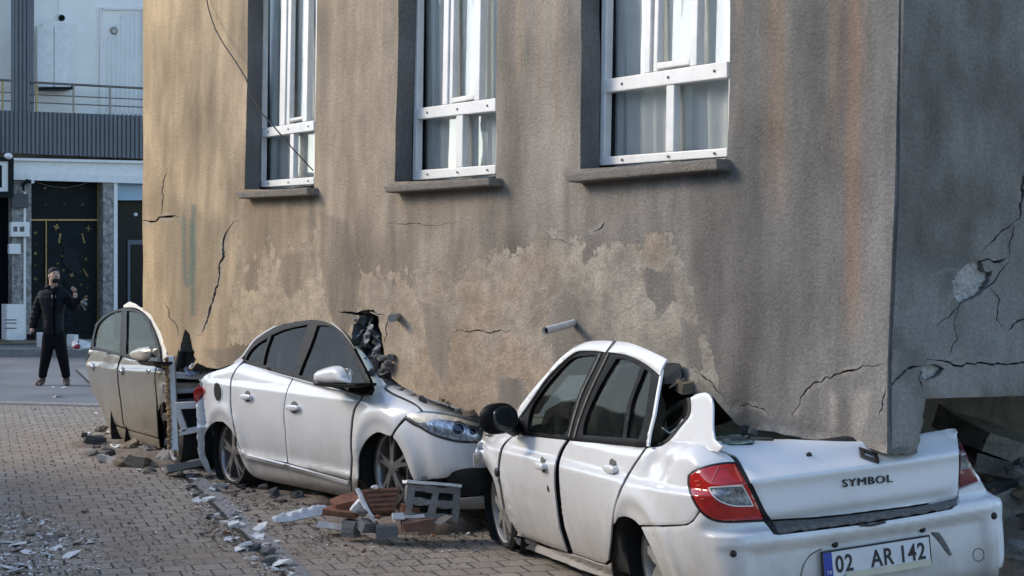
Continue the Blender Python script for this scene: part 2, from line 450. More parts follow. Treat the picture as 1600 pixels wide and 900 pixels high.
# ================================================================ SETTING
# ---------------------------------------------------------------- ground
STREET = np.array([-0.296, 0.955, 0.0]); STREET /= np.linalg.norm(STREET)
ACROSS = np.array([STREET[1], -STREET[0], 0.0])
SA = math.atan2(STREET[0], STREET[1])
def ground_material(name, kind):
    k = NT(name); k.val("Roughness", 0.9); k.b.inputs["Specular IOR Level"].default_value = 0.3
    v = k.coord(rot=(0, 0, SA))
    if kind == 'pavers':
        wob = k.node("ShaderNodeTexNoise"); wob.inputs["Scale"].default_value = 1.4; k.con(v, wob.inputs["Vector"])
        ad = k.node("ShaderNodeVectorMath", operation='MULTIPLY_ADD'); k.con(wob.outputs["Color"], ad.inputs[0])
        ad.inputs[1].default_value = (0.05, 0.05, 0); k.con(v, ad.inputs[2])
        br = k.node("ShaderNodeTexBrick"); k.con(ad.outputs[0], br.inputs["Vector"])
        br.inputs["Scale"].default_value = 1.0; br.inputs["Brick Width"].default_value = 0.17; br.inputs["Row Height"].default_value = 0.20
        br.inputs["Mortar Size"].default_value = 0.0075; br.inputs["Mortar Smooth"].default_value = 0.25; br.inputs["Bias"].default_value = 0.0
        br.inputs["Color1"].default_value = (0.30, 0.262, 0.218, 1); br.inputs["Color2"].default_value = (0.39, 0.335, 0.272, 1)
        br.inputs["Mortar"].default_value = (0.07, 0.064, 0.058, 1)
        big = k.noise(v, 0.55, 5, 0.6); mid = k.noise(v, 2.6, 6, 0.7); fine = k.noise(v, 48, 5, 0.75)
        c = br.outputs["Color"]
        c = k.mix(k.ramp(big, [(0.45, 0.0), (0.66, 0.5)]), c, (0.30, 0.232, 0.17))          # brick dust
        c = k.mix(k.ramp(mid, [(0.52, 0.0), (0.72, 0.5)]), c, (0.30, 0.285, 0.265))            # grey cement dust
        dust = k.noise(v, 1.1, 7, 0.72); c = k.mix(k.ramp(dust, [(0.50, 0.0), (0.64, 0.72)]), c, (0.28, 0.228, 0.168))
        sp = k.noise(v, 110, 2, 0.5)
        c = k.mix(k.ramp(sp, [(0.64, 0.0), (0.72, 0.55)]), c, (0.42, 0.38, 0.34))
        c = k.mix(k.ramp(k.noise(v, 85, 2, 0.5), [(0.64, 0.0), (0.70, 0.7)]), c, (0.06, 0.055, 0.05))
        c = k.mix(1.0, c, k.ramp(fine, [(0.25, 0.62), (0.75, 1.3)]), 'MULTIPLY')
        k.con(c, k.b.inputs["Base Color"])
        inv = k.math('SUBTRACT', 1.0, br.outputs["Fac"])
        b1 = k.bump(inv, 0.9, 0.012); k.con(k.bump(fine, 0.6, 0.012, b1), k.b.inputs["Normal"])
    else:
        big = k.noise(v, 0.5, 5, 0.6); fine = k.noise(v, 60, 4, 0.7)
        base = {'asphalt': (0.20, 0.205, 0.215), 'earth': (0.17, 0.15, 0.13), 'concrete': (0.27, 0.265, 0.255)}[kind]
        c = k.mix(1.0, base, k.ramp(big, [(0.3, 0.72), (0.7, 1.2)]), 'MULTIPLY')
        c = k.mix(1.0, c, k.ramp(fine, [(0.25, 0.7), (0.75, 1.25)]), 'MULTIPLY')
        k.con(c, k.b.inputs["Base Color"]); k.con(k.bump(fine, 0.5, 0.01), k.b.inputs["Normal"])
    return k.m
def grid_sheet(name, mat, corners, z=0.0, wob=0.0):
    o = mesh(name, [(x, y, z) for x, y in corners], [tuple(range(len(corners)))], mat)
    return tag(o, kind='structure')
grid_sheet('ground', ground_material('earth', 'earth'), [(-900, -300), (900, -300), (900, 1500), (-900, 1500)], -0.02)
edgeL = ground(-60, 629); edgeR = ground(420, 641)         # line where the pavers end and the asphalt starts
ed = (edgeR - edgeL); ed /= np.linalg.norm(ed)
eA, eB = edgeL - ed * 30, edgeR + ed * 40
grid_sheet('street', ground_material('pavers', 'pavers'), [(eA[0], eA[1]), (-40, -20), (40, -20), (eB[0], eB[1])], -0.004)
nrm_e = np.array([-ed[1], ed[0], 0])
kA, kB = ground(-400, 556), ground(700, 560)
kd = (kB - kA) / np.linalg.norm(kB - kA)
kA2, kB2 = kA - kd * 20, kB + kd * 30
grid_sheet('road', ground_material('asphalt', 'asphalt'), [(eA[0], eA[1]), (eB[0], eB[1]), (kB2[0], kB2[1]), (kA2[0], kA2[1])], -0.006)
kb = MB(); 
kb.box(eA + (0, 0, -0.06) - nrm_e * 0.10, eB - eA, nrm_e * 0.22, (0, 0, 0.085))
tag(kb.build('kerb_strip', concrete('kerb concrete', (0.33, 0.32, 0.30)), bevel=0.02), kind='structure')
# raised pavement in front of the far building
nk = np.array([-kd[1], kd[0], 0])
pv = MB()
pv.box(kA2 + (0, 0, -0.1), kB2 - kA2, nk * 0.25, (0, 0, 0.27))
tag(pv.build('kerb', M['concrete'], bevel=0.02), kind='structure')
pv = MB(); pv.box(kA2 + nk * 0.253 + (0, 0, -0.1), kB2 - kA2, nk * 12, (0, 0, 0.255))
tag(pv.build('pavement', ground_material('pavement slab', 'concrete')), kind='structure')
# drain channel running along the street: a flush kerb stone and a dark slot
dpts = [ground(*p) for p in ((120, 578), (185, 640), (262, 716), (333, 786), (405, 856), (470, 921), (560, 1010))]
dr = MB(); sl = MB()
for a, b in zip(dpts[:-1], dpts[1:]):
    d = (b - a) / np.linalg.norm(b - a); s = np.array([d[1], -d[0], 0])
    q = [a - s * 0.13, b - s * 0.13, b, a]
    dr.add([p + (0, 0, 0.006) for p in q], [(0, 3, 2, 1)])
    q = [a, b, b + s * 0.035, a + s * 0.035]
    sl.add([p + (0, 0, 0.005) for p in q], [(0, 3, 2, 1)])
tag(dr.build('drain_edging', ground_material('edging', 'concrete')), kind='structure')
tag(sl.build('drain_slot', M['dark_void']), kind='structure')

# ---------------------------------------------------------------- damaged building
TH = math.radians(32.0)
wd = np.array([-math.sin(TH), math.cos(TH), 0.0])          # along the long wall, away from the camera
we = np.array([math.cos(TH), math.sin(TH), 0.0])           # along the end wall, to the right
lean = np.array([0.0346, 0.0, 1.0])
wc = np.array([1.763 * .9625, 7.70, 2.01])
wn_ = np.cross(lean, wd); wn_ /= np.linalg.norm(wn_)
if wn_ @ (O - wc) < 0: wn_ = -wn_
en_ = np.cross(lean, we); en_ /= np.linalg.norm(en_)
if en_ @ (O - wc) < 0: en_ = -en_
def on_wall(px, off=0.0): return hit_plane(px, wc + wn_ * off, wn_)
def on_end(px, off=0.0): return hit_plane(px, wc + en_ * off, en_)
def crack(path, w, seed=0, jit=0.8):
    """thin jagged crack polygon around a pixel polyline"""
    r = random.Random(seed); Q = densify(path, 9, False)
    P = densify([q + (0 if i in (0, len(Q) - 1) else 1) * np.array([r.uniform(-2.6, 2.6), r.uniform(-2.6, 2.6)]) for i, q in enumerate(Q)], 4, False); L, R = [], []
    for i, p in enumerate(P):
        d = P[min(i+1, len(P)-1)] - P[max(i-1, 0)]; d = d / (np.linalg.norm(d) + 1e-9); s = np.array([-d[1], d[0]])
        f = min(1, 3.5 * min(i, len(P)-1-i) / len(P) + 0.12)
        ww = w * f * r.uniform(0.55, 1.35) / 2; j = s * r.uniform(-jit, jit)
        L.append(p + j + s * ww); R.append(p + j - s * ww)
    return L + R[::-1]
def jag(poly, amp=1.5, sp=7, seed=1):
    r = random.Random(seed); D = densify(poly, sp); n = len(D); out = []
    for i, p in enumerate(D):
        a = min(amp, 0.3 * min(np.linalg.norm(p - D[i - 1]), np.linalg.norm(p - D[(i + 1) % n])))
        out.append(p + np.array([r.uniform(-a, a), r.uniform(-a, a)]))
    return out
def jag_open(path, amp=1.0, sp=9, seed=1):
    r = random.Random(seed); D = densify(path, sp, False)
    return [p + np.array([r.uniform(-amp, amp), r.uniform(-amp, amp)]) * (0 if i in (0, len(D) - 1) else min(1, .3 * np.linalg.norm(p - D[i - 1]) / amp, .3 * np.linalg.norm(p - D[i + 1]) / amp)) for i, p in enumerate(D)]

WIN = [dict(op=[(390, -75), (495, -85), (491.5, 296), (382.5, 296)]),
       dict(op=[(627, -150), (778, -165), (774.5, 279), (615.5, 284)]),
       dict(op=[(911, -250), (1143, -275), (1138, 250), (906, 264)])]
crA = [(222, 345), (236, 347), (250, 342), (262, 339), (280, 340)]
crB = [(374, 346), (360, 352), (351, 366), (347, 400), (343, 436), (336, 462), (326, 486), (320, 508), (314, 522), (302, 525)]
holeC = jag([(276, 577), (277, 560), (283, 538), (290, 514), (296, 522), (303, 545), (306, 562), (302, 574)], 2.0, 6, 3)
holeE = jag([(545, 560), (547, 534), (551, 515), (560, 497), (556, 490), (575, 488), (591, 492), (593, 515), (600, 545), (608, 575), (612, 600), (590, 596)], 2.2, 7, 5)
cracksL = [crack(crA, 3.4, 1), crack(crB, 3.2, 2), crack([(256, 468), (263, 486), (272, 502), (280, 528)], 1.4, 3),
           crack([(262, 262), (254, 300), (252, 344)], 1.3, 31),
           crack([(527, 487), (540, 490), (556, 489), (575, 487), (600, 491)], 4.0, 4),
           crack([(606, 496), (604, 520), (598, 540)], 1.6, 6),
           crack([(708, 521), (722, 517), (736, 519), (750, 516), (765, 519), (780, 517), (806, 521)], 1.8, 7, 2.0),
           crack([(1228, 656), (1243, 643), (1249, 622), (1262, 606), (1290, 591), (1320, 580), (1350, 574), (1386, 566)], 2.6, 8),
           crack([(1148, 642), (1160, 634), (1176, 634), (1190, 640), (1203, 650)], 2.0, 9, 1.6),
           crack([(1372, 652), (1378, 630), (1386, 604)], 2.2, 10),
           crack([(926, 362), (936, 358), (947, 345)], 2.0, 11),
           crack([(600, 352), (640, 348), (690, 352), (720, 344)], 1.0, 12),
           crack([(858, 372), (875, 374), (892, 382)], 1.0, 13),
           crack([(1082, 575), (1100, 590), (1112, 596), (1130, 626)], 2.0, 14)]
top_cut = -40
bottomL = [(1386, 709), (1368, 704), (1350, 700), (1338, 693.5), (1306, 690.5), (1253, 685), (1200, 673), (1184, 671), (1169, 677), (1160, 669), (1149, 660), (1131, 640),
           (1119, 626), (1108, 617), (1092, 614), (1075, 612), (1062, 604), (1048, 594), (1036, 572), (1020, 557), (989, 545), (963, 540), (940, 540), (914, 543), (897, 552),
           (875, 569), (853, 594), (831, 620), (812, 646), (790, 655), (765, 655), (749, 650), (724, 642), (698, 632), (680, 627), (647, 613), (622, 600), (606, 586),
           (560, 575), (548, 545), (533, 522), (518, 510), (502, 505), (490, 503), (457, 507), (434, 514), (412, 527), (397, 538), (384, 554), (376, 560),
           (366, 568), (341, 577), (323, 574), (308, 566), (300, 576), (276, 579), (266, 566), (250, 520), (236, 492), (223, 484)]
mainL = [(223, top_cut), (1408, top_cut), (1405, 0), (1398, 300), (1387, 560), (1386, 640)] + jag_open(bottomL, 1.0, 9, 8)
holesL = [w['op'] for w in WIN] + [holeC, holeE] + cracksL

def poly_mask(P, poly, soft): return sstep(-soft, soft, sdist(P, poly))
def band(P, path, w): return np.exp(-(dist_path(P, path) / w) ** 2)
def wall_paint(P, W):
    """plaster colour, peel and damp per vertex: stains that belong to the wall"""
    x, y = P[:, 0], P[:, 1]
    t = (W - wc) @ wd; z = W[:, 2]
    u = np.clip((1405 - x) / 1180, 0, 1) ** 2.1  # tan plaster fading to grey, with warm light on the left painted in
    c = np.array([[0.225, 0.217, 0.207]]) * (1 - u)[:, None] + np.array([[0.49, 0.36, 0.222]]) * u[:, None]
    streak = fbm(t * 6.0, z * 0.55, 3.0, 5); streak2 = fbm(t * 2.2, z * 0.40, 9.0, 4); blot = fbm(t * 1.9, z * 1.7, 5.0, 6)
    c = c * (0.88 + 0.24 * fbm(t * 15, z * .32, 21.0, 4))[:, None] * (0.72 + 0.56 * streak)[:, None] * (0.76 + 0.48 * streak2)[:, None] * (0.52 + 0.96 * blot)[:, None]
    def tint(mask, col, k): 
        nonlocal c
        m = (mask * k)[:, None]; c = c * (1 - m) + np.array(col) * m
    fade = lambda y0, y1: 1 - sstep(y0, y1, y)
    tint(band(P, [(1212, -60), (1216, 330)], 16) * fade(180, 420), (0.38, 0.26, 0.17), 0.42)
    tint(band(P, [(1338, -60), (1332, 520)], 15) * fade(420, 600), (0.34, 0.21, 0.125), 0.5)
    tint(band(P, [(1302, -60), (1302, 300)], 9) * fade(100, 300), (0.35, 0.25, 0.17), 0.35)
    for xx, a, k in ((522, 110, .5), (545, 90, .4), (596, 250, .45), (812, 130, .45), (848, 160, .35), (868, 220, .3), (240, 300, .3), (320, 160, .3), (588, 330, .3), (1155, 200, .3)):
        tint(band(P, [(xx, -60), (xx - 2, a)], 6) * fade(a - 60, a + 60), (0.47, 0.36, 0.25), k)
    for xx, y0, y1, w, k in ((1112, 262, 480, 22, .55), (1085, 265, 420, 10, .3), (885, 270, 372, 7, .45), (612, 290, 480, 7, .4), (1150, 20, 300, 10, .25), (505, 20, 330, 8, .3), (790, 10, 330, 9, .25),
                              (485, 300, 350, 6, .5), (750, 285, 380, 18, .25), (1180, 100, 560, 14, .2), (1268, 60, 520, 22, .22), (1388, -60, 540, 8, .3)):
        tint(band(P, [(xx, y0), (xx + 3, y1)], w), (0.13, 0.125, 0.115), k)
    tint(poly_mask(P, [(255, 300), (352, 350), (345, 440), (320, 512), (283, 535), (262, 470)], 14), (0.29, 0.235, 0.155), .55)
    tint(poly_mask(P, [(1295, 610), (1306, 620), (1305, 665), (1296, 672)], 7), (0.52, 0.49, 0.44), .55)
    tint(poly_mask(P, [(1330, 612), (1362, 608), (1358, 650), (1340, 685), (1328, 680)], 9), (0.50, 0.46, 0.41), .5)
    tint(sstep(660, 720, y + 0.05 * (x - 1385)) * (x > 1100), (0.36, 0.31, 0.26), .35)
    rimd = dist_path(P, bottomL); tint(sstep(16, 3, rimd) * sstep(.40, .62, fbm(t * 9, z * 9, 8.0, 3)) * (x > 560), (0.46, 0.43, 0.38), .75)
    for cp in (crA, crB, [(1228, 656), (1243, 643), (1249, 622), (1262, 606), (1290, 591), (1320, 580), (1350, 574), (1386, 566)], [(1148, 642), (1160, 634), (1176, 634), (1190, 640), (1203, 650)], [(1372, 652), (1378, 630), (1386, 604)], [(926, 362), (936, 358), (947, 345)]):
        dcr = dist_path(P, cp); tint(sstep(9, 2, dcr) * sstep(.42, .6, fbm(t * 14, z * 14, 4.0, 3)), (0.42, 0.39, 0.34), .5)
    # peel: upper render has come off the lower part of the wall, islands remain
    edge = np.interp(x, [223, 300, 352, 372, 440, 520, 600, 700, 800, 900, 960, 1010, 1062, 1088, 1122, 1150, 1400],
                        [620, 620, 540, 380, 392, 372, 430, 400, 380, 372, 352, 352, 400, 470, 590, 760, 800])
    peel = (y - edge) / 26 + (fbm(t * 3.1, z * 3.1, 1.0, 4) - 0.5) * 4.2
    isl = np.full(len(P), -9.0)
    for pl in ([(440, 398), (478, 392), (470, 450), (450, 470), (438, 440)], [(500, 330), (545, 345), (560, 420), (555, 500), (530, 540), (512, 470), (500, 400)],
               [(655, 470), (690, 480), (705, 540), (690, 600), (672, 560)], [(862, 470), (885, 452), (908, 470), (912, 520), (895, 555), (868, 585), (860, 520)],
               [(1010, 420), (1045, 430), (1052, 470), (1030, 492), (1012, 460)], [(780, 592), (812, 590), (822, 622), (800, 640), (782, 630)], [(1068, 500), (1090, 520), (1098, 580), (1075, 570)],
               [(390, 405), (402, 408), (398, 450), (388, 455)], [(420, 560), (470, 556), (470, 590), (430, 600)], [(318, 545), (400, 540), (395, 570), (340, 580)]):
        isl = np.maximum(isl, sdist(P, pl) / 7.0)
    tint(sstep(-.3, .6, isl), (0.17, 0.155, 0.13), .45)
    peel = np.clip(np.minimum(peel, -isl * 1.2 + 1.5 * (fbm(t * 8, z * 8, 2.0, 3) - .5)), -3, 3)
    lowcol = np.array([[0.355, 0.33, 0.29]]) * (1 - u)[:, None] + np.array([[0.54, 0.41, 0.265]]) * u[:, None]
    lowcol = lowcol * (0.62 + 0.78 * fbm(t * 4.5, z * 3.4, 7.0, 6))[:, None]
    warm = sstep(0.52, 0.68, fbm(t * 1.1 + 4, z * 1.4, 11.0, 4))[:, None]
    lowcol = lowcol * (1 - 0.45 * warm) + np.array([[0.45, 0.31, 0.20]]) * 0.45 * warm
    # blue-green painted strokes left on the plaster
    for path in ([(287, 340), (287, 400), (289, 436), (293, 446), (297, 436), (299, 400), (299, 345)], [(302, 322), (302, 400), (301, 490)]):
        tint(sstep(5.2, 1.0, dist_path(P, path)), (0.10, 0.17, 0.16), .65)
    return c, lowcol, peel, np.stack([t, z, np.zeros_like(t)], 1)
def plaster_material(name, grey=False):
    k = NT(name); k.val("Roughness", 0.93); k.b.inputs["Specular IOR Level"].default_value = 0.2
    A = lambda n: k.node("ShaderNodeAttribute", attribute_name=n)
    tz = k.coord(attr="tz"); col = A("upper").outputs["Color"]; low = A("lower").outputs["Color"]; pe = A("peel").outputs["Fac"]
    st = k.noise(k.coord((3.2, 1.0, 1), "tz"), 2.4, 8, 0.72); fine = k.noise(tz, 55, 6, 0.75); mid = k.noise(tz, 9, 6, 0.7); grit = k.noise(tz, 140, 3, 0.6)
    up = k.mix(1.0, col, k.ramp(st, [(0.28, 0.74), (0.72, 1.20)]), 'MULTIPLY')
    lo = k.mix(1.0, low, k.ramp(mid, [(0.3, 0.66), (0.7, 1.22)]), 'MULTIPLY')
    m = k.ramp(k.math('ADD', pe, k.math('MULTIPLY', k.math('SUBTRACT', mid, 0.5), 5.0)), [(0.42, 0.0), (0.58, 1.0)])
    c = k.mix(m, up, lo)
    edge = k.ramp(k.math('ADD', pe, k.math('MULTIPLY', k.math('SUBTRACT', mid, 0.5), 5.0)), [(0.28, 1.0), (0.40, 0.80), (0.52, 1.0)])
    c = k.mix(1.0, c, edge, 'MULTIPLY')
    c = k.mix(1.0, c, k.ramp(fine, [(0.25, 0.62), (0.75, 1.34)]), 'MULTIPLY')
    c = k.mix(k.ramp(grit, [(0.58, 0.0), (0.72, 0.5)]), c, (0.09, 0.085, 0.08))
    k.con(c, k.b.inputs["Base Color"])
    b1 = k.bump(k.math('SUBTRACT', 1.0, m), 0.5, 0.008)
    h = k.math('ADD', fine, k.math('ADD', k.math('MULTIPLY', mid, 0.8), k.math('MULTIPLY', grit, 0.5)))
    k.con(k.bump(h, 0.75, 0.012, b1), k.b.inputs["Normal"]); return k.m
M['plaster'] = plaster_material('weathered plaster')

bld = empty('damaged_building', (wc[0], wc[1], 0), 'sunken grey brown building with cracked stained plaster crushing the parked cars', 'building')
def wall_part(name, outline, holes, sp, fn, paintfn, th, toward):
    P, T = triangulate(outline, holes, sp)
    W = fn(P); nw = toward
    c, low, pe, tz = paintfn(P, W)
    wob = (fbm(tz[:, 0] * 2.2, tz[:, 1] * 2.2, 4.0, 3) - 0.5) * 0.018
    wob = wob * sstep(4, 40, np.abs(P[:, 0] - 1396)); W = W + nw * wob[:, None]
    return sheet_solid(W, T, th, name, M['plaster'], bld, nw, 0.0,
                       dict(upper=('FLOAT_COLOR', c), lower=('FLOAT_COLOR', low), peel=('FLOAT', pe), tz=('FLOAT_VECTOR', tz)), dict(tz=(.10, .02, .13), upper=(.185, .182, .176), lower=(.185, .182, .176), peel=-3.0))  # edges of openings and cracks: shade of the reveals painted in as grey
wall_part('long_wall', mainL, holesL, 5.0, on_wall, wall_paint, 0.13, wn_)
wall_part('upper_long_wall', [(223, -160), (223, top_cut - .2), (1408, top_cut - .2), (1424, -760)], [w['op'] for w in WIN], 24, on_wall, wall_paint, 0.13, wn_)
def end_paint(P, W):
    x, y = P[:, 0], P[:, 1]; s = (W - wc) @ we; z = W[:, 2]
    c = np.repeat(np.array([[0.235, 0.214, 0.184]]), len(P), 0)
    c = c * (0.50 + 1.0 * fbm(s * 5 + 50, z * 4, 2.0, 6))[:, None] * (0.75 + 0.5 * fbm(s * 2 + 9, z * 0.8, 6.0, 4))[:, None]
    def tint(mask, col, k):
        nonlocal c
        m = (mask * k)[:, None]; c = c * (1 - m) + np.array(col) * m
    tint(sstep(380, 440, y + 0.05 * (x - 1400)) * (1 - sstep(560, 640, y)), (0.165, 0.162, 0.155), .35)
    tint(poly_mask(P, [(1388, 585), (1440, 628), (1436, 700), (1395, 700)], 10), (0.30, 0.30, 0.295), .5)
    tint(poly_mask(P, [(1550, 520), (1575, 515), (1570, 570), (1560, 610), (1552, 610)], 12), (0.30, 0.305, 0.305), .4)
    tint(band(P, [(1425, -60), (1440, 250)], 12), (0.25, 0.23, 0.20), .25)
    tint(sstep(.55, .68, fbm(s * 4 + 3, z * 3.2, 9.0, 5)) * sstep(380, 470, y), (0.34, 0.325, 0.30), .5)
    for path in ([(1460, 430), (1478, 420), (1500, 424)], [(1462, 500), (1475, 495), (1480, 515)], [(1515, 505), (1535, 512), (1560, 530)]):
        tint(sstep(4, 0.5, dist_path(P, path)), (0.36, 0.36, 0.35), .35)
    z0 = np.full(len(P), -3.0)
    return c, c * 1.2, z0, np.stack([s + 40, z, z0 * 0], 1)
cracksE = [crack([(1389, 606), (1394, 600), (1404, 588), (1420, 578), (1440, 571)], 4.2, 21),
           crack([(1438, 573), (1452, 563), (1470, 565), (1500, 570), (1540, 568), (1575, 568), (1640, 562), (1700, 560)], 3.0, 22),
           crack([(1625, 250), (1602, 270), (1598, 312), (1593, 340), (1583, 348)], 4.5, 23),
           crack([(1586, 346), (1566, 362), (1548, 378), (1534, 392)], 2.4, 24), crack([(1584, 348), (1580, 375), (1577, 402)], 2.6, 25),
           crack([(1516, 409), (1534, 406), (1552, 409), (1577, 403)], 3.6, 26), crack([(1578, 405), (1562, 428), (1545, 446), (1530, 462)], 2.0, 27),
           crack([(1506, 471), (1494, 484), (1478, 500), (1464, 512)], 2.0, 28), crack([(1375, 670), (1383, 640), (1390, 612)], 2.0, 29),
           crack([(1500, 470), (1490, 500), (1494, 530), (1480, 560)], 1.8, 33), crack([(1546, 447), (1560, 470), (1558, 500), (1572, 518)], 1.8, 34), crack([(1440, 572), (1436, 590), (1442, 612)], 2.0, 35),
           crack([(1572, 518), (1582, 512), (1592, 500), (1612, 495)], 3.0, 30)]
spA = jag([(1513, 410), (1532, 408), (1537, 424), (1550, 424), (1545, 440), (1530, 462), (1512, 470), (1499, 474), (1489, 462), (1488, 440), (1500, 422)], 2.4, 5, 3)
spB = jag([(1440, 575), (1452, 569), (1470, 571), (1475, 577), (1465, 588), (1450, 595), (1440, 588)], 1.8, 5, 4)
mainE = [(1415, top_cut), (1760, top_cut), (1760, 617), (1600, 618.5), (1500, 621), (1446, 623)] + jag_open([(1444, 640), (1438, 680), (1432, 706), (1426, 712), (1400, 710), (1394, 709)], 2.2, 6, 4) + [(1393, 640), (1394, 575), (1405, 300), (1412, 0)]
on_end_ = lambda P: on_end(P, 0.02)
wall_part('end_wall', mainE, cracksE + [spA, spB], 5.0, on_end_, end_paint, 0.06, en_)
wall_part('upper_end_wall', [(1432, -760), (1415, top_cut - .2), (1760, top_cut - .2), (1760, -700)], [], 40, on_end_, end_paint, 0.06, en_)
# spalled spots where the render broke away and pale aggregate shows
def spall(poly, name, seed):
    q = np.array(poly); q = q.mean(0) + (q - q.mean(0)) * 1.12
    P, T = triangulate(q, [], 2.5); W = on_end(P, -0.012)
    W = W + en_ * ((fbm(P[:, 0] * .45, P[:, 1] * .45, seed, 4) - .5) * 0.045)[:, None]
    sheet_solid(W, T, 0.02, name, M['pale_plaster'], bld, en_)
spall(spA, 'spalled_patch', 3); spall(spB, 'spalled_patch', 4)
# rest of the building: other walls, floor slab, roof, all behind the two visible walls
zt, zb = 5.15, 1.12
L9, K9 = 9.42, 8.5
c0 = np.array([wc[0], wc[1], 0.0])
bx = MB()
bx.box(c0 + wd * L9 + we * 0.14 + (0.03, 0, 0.6), we * K9, wd * 0.12, (0, 0, zt - 0.6))
bx.box(c0 + we * (K9 + 0.2) + (0, 0, 0.2), wd * L9, we * 0.12, (0, 0, zt - .2))
bx.build('rear_wall', M['interior'], bld)
bx = MB(); bx.box(c0 - wn_ * 0.16 * np.array([1, 1, 0]) + (0.05, 0, zt), wd * L9, we * (K9 + .2), (0, 0, 0.25)); bx.build('roof', M['concrete'], bld)
bx = MB(); bx.box(c0 + we * 0.9 + wd * 0.2 + (0, 0, zb), wd * (L9 - .3), we * (K9 - 1.0), (0, 0, 0.2)); bx.build('floor_slab', M['interior'], bld)
bx = MB(); bx.box(c0 + we * 1.03 - wd * 0.0 + (0.0, 0, 1.07), we * K9, wd * 0.13, (0, 0, zt - 1.07)); bx.build('end_wall_return', M['concrete'], bld)
# broken inside of the breaches: rough masonry behind the holes
def rough_plug(name, poly, off, mat, amp, seed, fn=on_wall, nn=None):
    nn = wn_ if nn is None else nn
    P, T = triangulate(poly, [], 4.0); W = fn(P, off)
    W = W + nn * ((fbm(P[:, 0] * .12, P[:, 1] * .12, seed, 4) - .5) * amp)[:, None] + np.array([0, 0, 1]) * ((vnoise(P[:, 0] * .2, P[:, 1] * .2, seed) - .5) * amp * .5)[:, None]
    return sheet_solid(W, T, 0.03, name, mat, bld, nn)
rough_plug('breach_masonry', [(272, 590), (272, 545), (285, 510), (300, 512), (312, 560), (306, 590)], -0.14, M['rubble_dark'], 0.22, 3)
rough_plug('breach_masonry', [(535, 580), (540, 500), (552, 484), (600, 484), (612, 560), (622, 606), (590, 605)], -0.16, M['dark_stone'], 0.30, 5)

